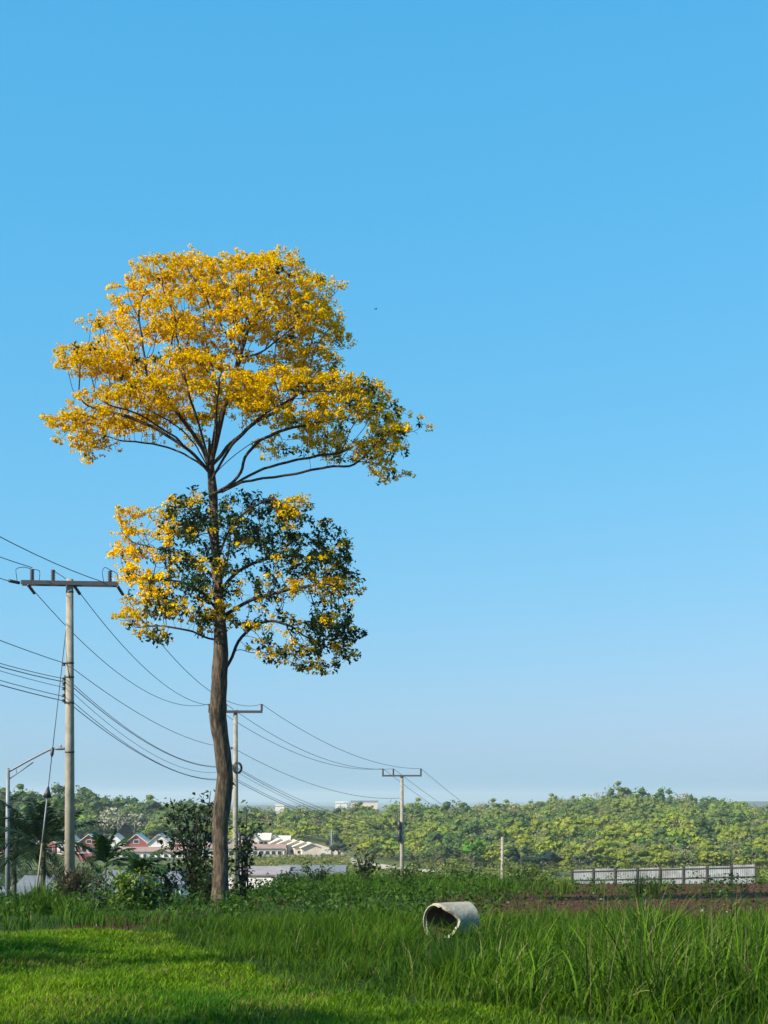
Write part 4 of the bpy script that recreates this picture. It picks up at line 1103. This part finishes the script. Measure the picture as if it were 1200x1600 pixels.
# tall clumps of cane-like grass on the right
v = Veg(); cl = []
while len(cl) < 900:
    y = rng.uniform(11.4, 23.5); x = rng.uniform(-0.5, 0.29 * y + 1.2)
    px = 600 + x / y * F
    pr = np.interp(px, [560, 700, 800, 900, 1250], [0.02, 0.10, 0.45, 0.9, 1.0]) * np.interp(y, [10.6, 12, 17, 23.5], [0.6, 1, 1, 0.55])
    if abs(px - 704) < 62 and 15.5 < y < 23: pr *= 0.12
    if rng.random() < pr and x > lawn_edge(y) + 0.35: cl.append((x, y, px))
for (x, y, px) in cl:
    hmax = np.interp(px, [560, 760, 860, 950, 1010, 1060, 1130, 1250], [0.36, 0.42, 0.46, 0.66, 0.76, 0.60, 0.60, 0.64]) * np.interp(y, [10.6, 14, 18, 23.5], [0.8, 1.0, 0.72, 0.42]) * rng.uniform(0.55, 1.45)
    nb_ = int(rng.integers(10, 30)); r0 = rng.uniform(0.10, 0.30)
    a = rng.uniform(0, 6.28, nb_); rr = r0 * np.sqrt(rng.random(nb_))
    L = hmax * rng.uniform(0.55, 1.25, nb_)
    t = np.clip(rng.normal(0.45, 0.25, nb_) + 0.25 * rng.normal(), 0, 1); c = lerpc((0.010, 0.040, 0.003), (0.100, 0.185, 0.009), t)
    d = rng.random(nb_) < 0.06; c[d] = np.array((0.17, 0.17, 0.06))
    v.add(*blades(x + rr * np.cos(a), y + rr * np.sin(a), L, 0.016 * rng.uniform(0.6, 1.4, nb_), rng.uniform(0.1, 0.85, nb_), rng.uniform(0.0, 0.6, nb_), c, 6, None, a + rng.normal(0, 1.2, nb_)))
    if rng.random() < 0.35:                      # dry seed stalks
        k_ = 2; v.add(*blades(x + rng.normal(0, 0.1, k_), y + rng.normal(0, 0.1, k_), hmax * rng.uniform(0.9, 1.3, k_), np.full(k_, 0.007), rng.uniform(0.05, 0.3, k_), rng.uniform(0, 0.1, k_), np.tile((0.17, 0.15, 0.07), (k_, 1)), 4))
build_veg(v, 'tall_grass', 'tall arching cane grass crowding in front of the red soil')

# grass band along the brow and weeds scattered on the soil
v = Veg()
def k2(x, y):
    px = 600 + x / y * F
    dens = np.interp(px, [-40, 0, 240, 330, 420, 700, 850, 950, 1300], [0.9, 0.9, 0.7, 0.55, 1.0, 1.0, 0.42, 0.26, 0.24])
    dens = dens * np.where((y > 25) & (y < 38) & (px > 420), 0.35, 1.0)
    dens = dens * np.where(y < 23, np.clip((y - 20.4 - 1.6 * fbm(x * 0.7 + 31, y * 0.3)) / 1.6, 0, 1), 1.0)
    return (np.abs(px - 600) < 680) & (rng.random(len(x)) < dens) & (fbm(x / 1.6 + 2, y / 1.6) > np.where(px > 860, 0.52, np.where((y > 25) & (y < 38), 0.46, 0.28)))
def L2(x, y):
    px = 600 + x / y * F
    return np.interp(px, [-40, 120, 300, 420, 560, 720, 860, 950, 1300], [0.42, 0.45, 0.38, 0.32, 0.55, 0.50, 0.34, 0.24, 0.24]) * np.interp(y, [22, 30, 40, 54], [0.85, 0.75, 1.0, 1.0]) * (0.6 + 0.8 * fbm(x / 1.3, y / 1.3))
v.add(*rough(64000, (-15, 16), (20.6, 55.0), k2, L2, (0.020, 0.066, 0.005), (0.075, 0.150, 0.007), 0.018, (0.2, 0.8)))
build_veg(v, 'brow_grass', 'dark green grass and weeds along the brow of the hill')

# broad leaved herbs among the grass
def herb_mass(n, pts_f, size, hgt, c0, c1, name, label, per=26):
    VV, QQ, CC, k0 = [], [], [], 0
    for i in range(n):
        x, y, s = pts_f(i); zb = float(th(x, y))
        k = int(per * s); rr = rng.random((k, 1)) ** 0.5 * hgt * 0.62 * s; a = rng.uniform(0, 6.28, k)
        zc = rng.random(k) ** 0.7 * hgt * s * (1 - 0.35 * (rr[:, 0] / (hgt * 0.62 * s)) ** 2)
        cen = np.stack([x + rr[:, 0] * np.cos(a), y + rr[:, 0] * np.sin(a), zb + zc], 1)
        V, Q = cards(cen, size * rng.uniform(0.6, 1.4, k), 0.5, 0.55, None, 0, 0.35, 0.3)
        t = rng.random(k); VV.append(V); QQ.append(Q + k0); k0 += len(V); CC.append(rep(lerpc(c0, c1, t), 4))
    o = obj(name, mesh_np(name, np.concatenate(VV), np.concatenate(QQ), np.concatenate(CC)), M['leaf']); tag(o, label, 'weeds', kind='stuff'); return o
def f_herb(i):
    while True:
        y = rng.uniform(24, 53); px = rng.uniform(-20, 1230)
        x = (px - 600) / F * y
        if rng.random() < np.interp(px, [0, 260, 380, 480, 740, 800, 1200], [0.5, 0.5, 0.9, 1, 0.8, 0.26, 0.22]): return x, y, rng.uniform(0.6, 1.5)
herb_mass(520, f_herb, 0.085, 0.42, (0.018, 0.055, 0.006), (0.060, 0.125, 0.010), 'leafy_weeds', 'leafy dark weeds scattered over the brow and the red soil')

# soil clods and pale stones
def lumps(n, xr, yr, size, mat, name, label, keepf):
    m = MB(); oc = unit(np.array([(1, 0, 0), (-1, 0, 0), (0, 1, 0), (0, -1, 0), (0, 0, 1), (0, 0, -1)], float))
    TT = [(0, 2, 4), (2, 1, 4), (1, 3, 4), (3, 0, 4), (2, 0, 5), (1, 2, 5), (3, 1, 5), (0, 3, 5)]
    x = rng.uniform(*xr, n); y = rng.uniform(*yr, n); k = keepf(x, y); x, y = x[k], y[k]; z = th(x, y)
    for a, b, c in zip(x, y, z):
        s = size * min(2.0, rng.lognormal(0, 0.45)); m.add(oc * s * rng.uniform(0.6, 1.3, (6, 3)) * (1, 1, 0.7) + (a, b, c + s * 0.2), None, TT)
    o = m.build(name, M[mat]); tag(o, label, 'soil' if mat == 'clod' else 'stones', kind='stuff')
lumps(5000, (-4, 14), (23, 54), 0.032, 'clod', 'soil_clods', 'crumbled red brown soil clods over the ploughed field', lambda x, y: (x > 1) | (fbm(x / 3, y / 3) > 0.5))
lumps(46, (-6, 13), (22.5, 50), 0.04, 'stone', 'pale_stones', 'few pale stones and scraps lying on the soil', lambda x, y: x > -9)

# ------------------------------------------------------------------ palms
def frond(L, arch, w, nleaf, c0, c1, seed, lw=0.035):
    """frond along +X rising then arching over"""
    r = np.random.default_rng(seed); s = np.linspace(0, 1, 14)
    ang = arch[0] + (arch[1] - arch[0]) * s ** 1.2; dx = np.cos(ang) * L / 13; dz = np.sin(ang) * L / 13
    pts = np.stack([np.cumsum(dx) - dx[0], 0 * s, np.cumsum(dz) - dz[0]], 1)
    m = MB(); V, Q, T = tube_np(pts, np.linspace(0.016, 0.004, 14), 5, False); m.add(V, Q); m.C.append(np.tile(np.asarray(c1) * 1.2, (len(V), 1)))
    t = np.linspace(0.14, 0.99, nleaf)
    for side in (-1, 1):
        bx = np.interp(t, s, pts[:, 0]); bz = np.interp(t, s, pts[:, 2]); an = np.interp(t, s, ang)
        ll = w * np.sin(np.clip(t * 0.95 + 0.12, 0, 1) * np.pi) ** 0.6 * r.uniform(0.8, 1.15, nleaf)
        fwd = np.stack([np.cos(an), 0 * an, np.sin(an)], 1); sd_ = np.array([0, side, 0.0])
        d1 = unit(fwd * 0.65 + sd_ * 0.8 + np.array([0, 0, 0.15])); tip = np.stack([bx, 0 * bx, bz], 1) + d1 * ll[:, None] + np.stack([0 * ll, 0 * ll, -0.45 * ll * r.uniform(0.5, 1.3, nleaf)], 1)
        b0 = np.stack([bx, 0 * bx, bz], 1); mid = b0 * 0.5 + tip * 0.5 + np.stack([0 * ll, 0 * ll, 0.13 * ll], 1)
        ww = fwd * lw * 0.5
        V = np.stack([b0 - ww * 0.5, b0 + ww * 0.5, mid + ww, tip, mid - ww], 1).reshape(-1, 3); o = np.arange(nleaf)[:, None] * 5
        m.add(V, o + np.array([[0, 1, 2, 4]]), o + np.array([[4, 2, 3]])); cc = lerpc(c0, c1, r.random(nleaf)); m.C.append(rep(cc, 5))
    return m

def palm(base, h, nf, L, arch_lo, arch_hi, w, label, c0, c1, seed, lean=(0, 0), stem_r=0.05, lw=0.05, nleaf=34):
    r = np.random.default_rng(seed); t = empty('young_palm', base); tag(t, label, 'palm', 'palms at the lawn edge')
    top = np.array([lean[0], lean[1], h])
    MB().tube(spline([(0, 0, -0.2), top * 0.5 + np.array([lean[0] * -0.1, 0, 0]), top], 10), np.linspace(stem_r, stem_r * 0.65, 10), 8).build('stem', M['palestem'], t, True)
    for k in range(nf):
        a = 2 * np.pi * (k * 0.382) + r.uniform(-0.2, 0.2); u = k / max(1, nf - 1)
        m = frond(L * r.uniform(0.85, 1.1), (arch_hi[0] * (1 - u) + arch_lo[0] * u, arch_hi[1] * (1 - u) + arch_lo[1] * u), w, nleaf, c0, c1, seed * 50 + k, lw)
        o = m.build('frond', M['leaf'], t); o.location = tuple(top); o.rotation_euler = (r.uniform(-0.15, 0.15), 0, a)
    return t
def on_ground(px, d):
    x = (px - 600) / F * d; return np.array([x, d, float(th(x, d)) - 0.02])
PG0, PG1 = (0.016, 0.042, 0.014), (0.040, 0.085, 0.022)
b = on_ground(165, 36); palm(b, P(0, 1350, 36)[2] - b[2], 9, 1.05, (0.5, -0.7), (1.45, 1.0), 0.30, 'slender young palm with upright fronds nearest the thick pole', PG0, PG1, 3, (0, 0), 0.035)
b = on_ground(218, 33); palm(b, P(0, 1366, 33)[2] - b[2], 10, 0.88, (0.35, -1.5), (1.35, 0.1), 0.30, 'bushy young palm with drooping fronds between slender palm and dark shrub', PG0, PG1, 4, (0, 0), 0.035)
b = on_ground(66, 48); palm(b, P(0, 1325, 48)[2] - b[2], 19, 2.2, (0.0, -1.5), (1.5, 0.9), 0.6, 'dark feathery palm behind the guy wire', (0.010, 0.024, 0.012), (0.026, 0.052, 0.018), 5, (0.05, 0), 0.10, 0.055, 40)  # shade is put into the frond colours of the three dark palms
b = on_ground(22, 52); palm(b, P(0, 1318, 52)[2] - b[2], 18, 2.2, (-0.2, -1.6), (1.3, 0.4), 0.6, 'dark drooping palm behind the street lamp post', (0.010, 0.022, 0.012), (0.026, 0.048, 0.018), 6, (0.0, 0), 0.11, 0.055, 40)
b = on_ground(-26, 54); palm(b, P(0, 1312, 54)[2] - b[2], 18, 2.2, (-0.1, -1.5), (1.3, 0.4), 0.6, 'dark palm at the far side of the street lamp', (0.010, 0.022, 0.012), (0.026, 0.048, 0.018), 8, (0.0, 0), 0.11, 0.055, 40)

# ------------------------------------------------------------------ shrubs
def shrub(px, d, h, w, label, c0, c1, leaf, nst, per, seed, name='shrub', group='shrubs along the lawn edge', bare=0.15, mat='leaf', droop=0.4, aspect=0.55):
    global rng
    keep_rng = rng; rng = np.random.default_rng(seed)
    b = on_ground(px, d); t = empty(name, b); tag(t, label, 'shrub', group)
    st = MB(); tips = []
    for k in range(nst):
        a = rng.uniform(0, 6.28); rr = w / 2 * math.sqrt(rng.random()); e = np.array([math.cos(a) * rr, math.sin(a) * rr * 0.8, h * rng.uniform(0.55, 1.0) * (1 - 0.25 * (rr / (w / 2)) ** 2)])
        pts = spline([(rng.normal(0, 0.05), rng.normal(0, 0.05), -0.1), e * np.array([0.35, 0.35, 0.5]) + rng.normal(0, 0.05, 3), e], 9)
        st.tube(pts, np.linspace(0.022, 0.006, 9) * (h / 1.5) ** 0.5, 5, False)
        for q in range(2, 9):
            if q / 8.0 > bare: tips.append(pts[q] + rng.normal(0, 0.05 * h ** 0.5, 3))
        for j in range(2):
            q0 = pts[int(rng.integers(3, 8))]; d_ = unit(rng.normal(size=3) + np.array([0, 0, 0.5])) * 0.22 * h
            st.tube([q0, q0 + d_ * 0.5 + (0, 0, 0.02), q0 + d_], [0.008, 0.006, 0.004], 4, False); tips += [q0 + d_, q0 + d_ * 0.6]
    st.build('stems', M['twig'], t, True)
    cen = np.array(tips); n = len(cen)
    dd = unit(rng.normal(size=(n * per, 3))); c = rep(cen, per) + dd * rng.uniform(0.3, 1.0, (n * per, 1)) * leaf * 1.5
    c[:, 2] = np.maximum(c[:, 2], 0.02)
    V, Q = cards(c, leaf * rng.uniform(0.6, 1.35, n * per), 0.55, aspect, dd, 0.5, droop, 0.3)
    obj('foliage', mesh_np('foliage', V, Q, rep(lerpc(c0, c1, rng.random(n * per)), 4)), M[mat], t)['kind'] = 'stuff'
    rng = keep_rng
    return t
DK0, DK1 = (0.012, 0.030, 0.010), (0.035, 0.072, 0.018)
shrub(305, 33.2, 2.75, 1.45, 'tall dark large leaved shrub beside the foot of the flowering tree', DK0, DK1, 0.13, 17, 6, 21)
shrub(380, 34.0, 2.6, 0.6, 'thin dark leafy sapling just behind the trunk foot', DK0, DK1, 0.13, 6, 5, 22)
shrub(330, 32.6, 1.05, 1.3, 'low dark shrub around the base of the flowering tree', DK0, (0.05, 0.10, 0.02), 0.10, 14, 3, 23)
shrub(262, 33.5, 1.1, 0.9, 'mid green shrub between bushy palm and tall dark shrub', (0.03, 0.07, 0.015), (0.07, 0.14, 0.03), 0.09, 10, 3, 24)
shrub(196, 31.5, 1.0, 1.0, 'light yellow green leafy shrub under the bushy palm', (0.10, 0.17, 0.02), (0.20, 0.27, 0.035), 0.10, 16, 4, 25, bare=0.3)
shrub(236, 31.8, 0.85, 1.0, 'low green shrub beside the yellow green one', (0.05, 0.11, 0.02), (0.08, 0.15, 0.02), 0.10, 13, 4, 26)
shrub(118, 35.0, 1.35, 1.05, 'dry brownish dark shrub at the foot of the thick pole', (0.045, 0.040, 0.022), (0.10, 0.085, 0.045), 0.12, 17, 5, 27, droop=0.9, aspect=0.3)
shrub(138, 39.0, 1.55, 1.4, 'rounded green shrub behind the thick pole', (0.035, 0.075, 0.012), (0.085, 0.145, 0.02), 0.11, 14, 3, 28)
shrub(92, 40.0, 1.25, 0.9, 'brown green shrub between thick pole and guy wire', (0.05, 0.055, 0.02), (0.11, 0.11, 0.035), 0.11, 10, 3, 29)
shrub(152, 33.0, 0.95, 0.7, 'bluish grey leaved low plant beside the dry shrub', (0.06, 0.10, 0.07), (0.12, 0.17, 0.12), 0.12, 8, 3, 30)
shrub(452, 43, 0.6, 1.4, 'broad green bush on the brow beside the cream houses', (0.03, 0.075, 0.012), (0.075, 0.14, 0.02), 0.11, 14, 3, 31)
shrub(490, 46, 1.0, 1.7, 'dark green bush on the brow before the blue grey shed', (0.025, 0.06, 0.012), (0.065, 0.12, 0.02), 0.11, 14, 3, 32)
shrub(570, 47, 1.45, 1.0, 'dark upright bush standing above the brow grass', (0.018, 0.042, 0.014), (0.045, 0.085, 0.022), 0.12, 12, 3, 33)
shrub(640, 48, 0.95, 1.5, 'low dark bush below the angular crossarm pole', (0.022, 0.055, 0.012), (0.06, 0.11, 0.02), 0.11, 12, 3, 34)
shrub(720, 48, 0.85, 1.5, 'low green bush on the brow behind the pipe', (0.03, 0.07, 0.012), (0.075, 0.13, 0.02), 0.11, 12, 3, 35)
shrub(815, 49, 0.9, 1.5, 'small green bush on the brow near the short bare post', (0.03, 0.07, 0.012), (0.075, 0.13, 0.02), 0.11, 12, 3, 36)
# tall tuft near the guy wire, brow spikes
v = Veg()
for (pxc, d, h, nb_, sp_) in ((62, 31, 0.72, 190, 0.40), (40, 30, 0.5, 150, 0.5), (88, 30.5, 0.5, 130, 0.4), (20, 30, 0.35, 120, 0.5), (115, 29.5, 0.4, 110, 0.4), (550, 40, 0.6, 60, 0.3), (1000, 36, 0.75, 40, 0.12), (1022, 37, 0.7, 26, 0.1), (880, 40, 0.5, 50, 0.3)):
    b = on_ground(pxc, d); a = rng.uniform(0, 6.28, nb_); rr = sp_ * np.sqrt(rng.random(nb_))
    c = lerpc((0.05, 0.115, 0.010), (0.13, 0.20, 0.018), rng.random(nb_))
    v.add(*blades(b[0] + rr * np.cos(a), b[1] + rr * np.sin(a), h * rng.uniform(0.6, 1.25, nb_), 0.024 * rng.uniform(0.7, 1.3, nb_), rng.uniform(0.05, 0.4, nb_), rng.uniform(0, 0.3, nb_), c, 4, None, a))
build_veg(v, 'grass_tufts', 'upright bright grass tufts by the guy wire and on the brow')

# weeds on the slope below the brow, roadside bushes in the valley (a mass in shade)
def slope_mass(n, pxr, dr, hgt, leaf, c0, c1, name, label, keepf=None):
    VV, QQ, CC, k0 = [], [], [], 0
    for i in range(n):
        d = rng.uniform(*dr); px = rng.uniform(*pxr); x = (px - 600) / F * d
        if keepf and not keepf(px, d): continue
        zb = float(th(x, d)); s = rng.uniform(0.5, 1.3); k = 46
        dd = unit(rng.normal(size=(k, 3))); dd[:, 2] = np.abs(dd[:, 2])
        cen = np.array([x, d, zb]) + dd * np.array([hgt * 0.8, hgt * 0.8, hgt]) * s * rng.uniform(0.5, 1, (k, 1))
        V, Q = cards(cen, leaf * rng.uniform(0.6, 1.4, k), 0.4, 0.7, dd, 0.8, 0.2, 0.4)
        VV.append(V); QQ.append(Q + k0); k0 += len(V); CC.append(rep(lerpc(c0, c1, rng.random(k)) * rng.uniform(0.7, 1.2), 4))
    o = obj(name, mesh_np(name, np.concatenate(VV), np.concatenate(QQ), np.concatenate(CC)), M['forest']); tag(o, label, 'scrub', kind='stuff')
slope_mass(420, (-40, 340), (60, 118), 1.3, 0.35, (0.025, 0.065, 0.03), (0.06, 0.12, 0.04), 'slope_scrub', 'green scrub covering the slope below the palms', lambda p, d: not (abs(p - 368) < 20))
slope_mass(520, (330, 545), (300, 392), 1.2, 0.45, (0.12, 0.16, 0.03), (0.26, 0.24, 0.09), 'bank_scrub', 'yellow green scrub on the bank below the plank fence')
slope_mass(900, (500, 1230), (200, 330), 1.6, 0.5, (0.09, 0.13, 0.03), (0.24, 0.26, 0.05), 'valley_scrub', 'sunlit yellow green scrub on the valley floor below the hill', lambda p, d: min(np.hypot(rp_[:, 0] - (p - 600) / F * d, rp_[:, 1] - d)) > 5)
slope_mass(800, (-40, 330), (152, 300), 1.4, 0.5, (0.03, 0.07, 0.035), (0.08, 0.12, 0.05), 'estate_scrub', 'dark green garden scrub among the valley houses', lambda p, d: d < 300)

# small bird in the sky
bb = P(587, 483, 70); bird = empty('bird', bb, 0.6, 0.55); tag(bird, 'tiny dark bird flying in the open sky beside the crown', 'bird')
MB().tube([(-0.14, 0, 0), (-0.06, 0, 0.0), (0.03, 0, 0.01), (0.10, 0, 0.015), (0.15, 0, 0.01)], [0.012, 0.032, 0.036, 0.022, 0.004], 8).build('body', M['black'], bird, True)
for s in (-1, 1):
    MB().add([(0.05, 0, 0.02), (-0.03, 0, 0.02), (0.04, s * 0.13, 0.06), (-0.05, s * 0.12, 0.055), (-0.04, s * 0.25, 0.03)], [(0, 1, 3, 2)], [(2, 3, 4)]).build('wing', M['black'], bird)

# ------------------------------------------------------------------ trees outside the frame whose shade streaks the lawn and the palms
def shade_tree(x, y, h, w, n, label, seed):
    r = np.random.default_rng(seed); b = (x, y, float(th(np.array(x), np.array(y)))); e = empty('shade_tree', b); tag(e, label, 'tree', 'trees beside the lawn')
    m = MB(); tips = []
    m.tube(spline([(0, 0, -0.2), (0.1, 0, h * 0.3), (0, 0.1, h * 0.6)], 8), np.linspace(0.2, 0.1, 8), 10)
    for k in range(9):
        a = r.uniform(0, 6.28); q = np.array([math.cos(a) * w / 2 * r.uniform(0.5, 1), math.sin(a) * w / 2 * r.uniform(0.5, 1), h * r.uniform(0.65, 1.0)])
        pts = spline([(0.05, 0, h * r.uniform(0.35, 0.55)), q * np.array([0.5, 0.5, 0.9]), q], 8); m.tube(pts, np.linspace(0.07, 0.015, 8), 6, False); tips += list(pts[3:])
    m.build('trunk', M['bark'], e, True)
    c = rep(np.array(tips), n); dd = unit(r.normal(size=c.shape)); c = c + dd * r.uniform(0.1, 0.75, (len(c), 1))
    V, Q = cards(c, 0.17 * r.uniform(0.6, 1.4, len(c)), 0.5, 0.5, dd, 0.5, 0.3, 0.3)
    obj('crown', mesh_np('crown', V, Q, rep(lerpc((0.02, 0.05, 0.01), (0.05, 0.10, 0.02), r.random(len(c))), 4)), M['leaf'], e)['kind'] = 'stuff'
shade_tree(-9.6, 14.2, 6.4, 7.0, 24, 'broad leafy tree standing beside the lawn, shading its far half', 1)
shade_tree(-6.0, 7.1, 4.9, 2.8, 60, 'small leafy tree beside the lawn shading its near corner', 2)
shade_tree(-20.0, 30.0, 9.0, 6.5, 60, 'large leafy tree beside the road shading the palms', 3)
shade_tree(-17.5, 26.0, 8.5, 5.0, 60, 'leafy tree beside the large one near the road', 4)

# ------------------------------------------------------------------ haze in the valley air
hz_m = bpy.data.materials.new('valley_haze'); hz_m.use_nodes = True; hn = hz_m.node_tree.nodes
hn.remove(hn['Principled BSDF']); pv = hn.new('ShaderNodeVolumePrincipled')
pv.inputs['Color'].default_value = (0.84, 0.95, 0.96, 1); pv.inputs['Density'].default_value = 0.00016; pv.inputs['Anisotropy'].default_value = 0.2
hz_m.node_tree.links.new(pv.outputs[0], hn['Material Output'].inputs['Volume'])
hz = MB().box(-16000, 16000, -200, 15000, -80, 40).build('haze', hz_m); tag(hz, 'thin bluish haze filling the valley air', 'haze', kind='stuff')
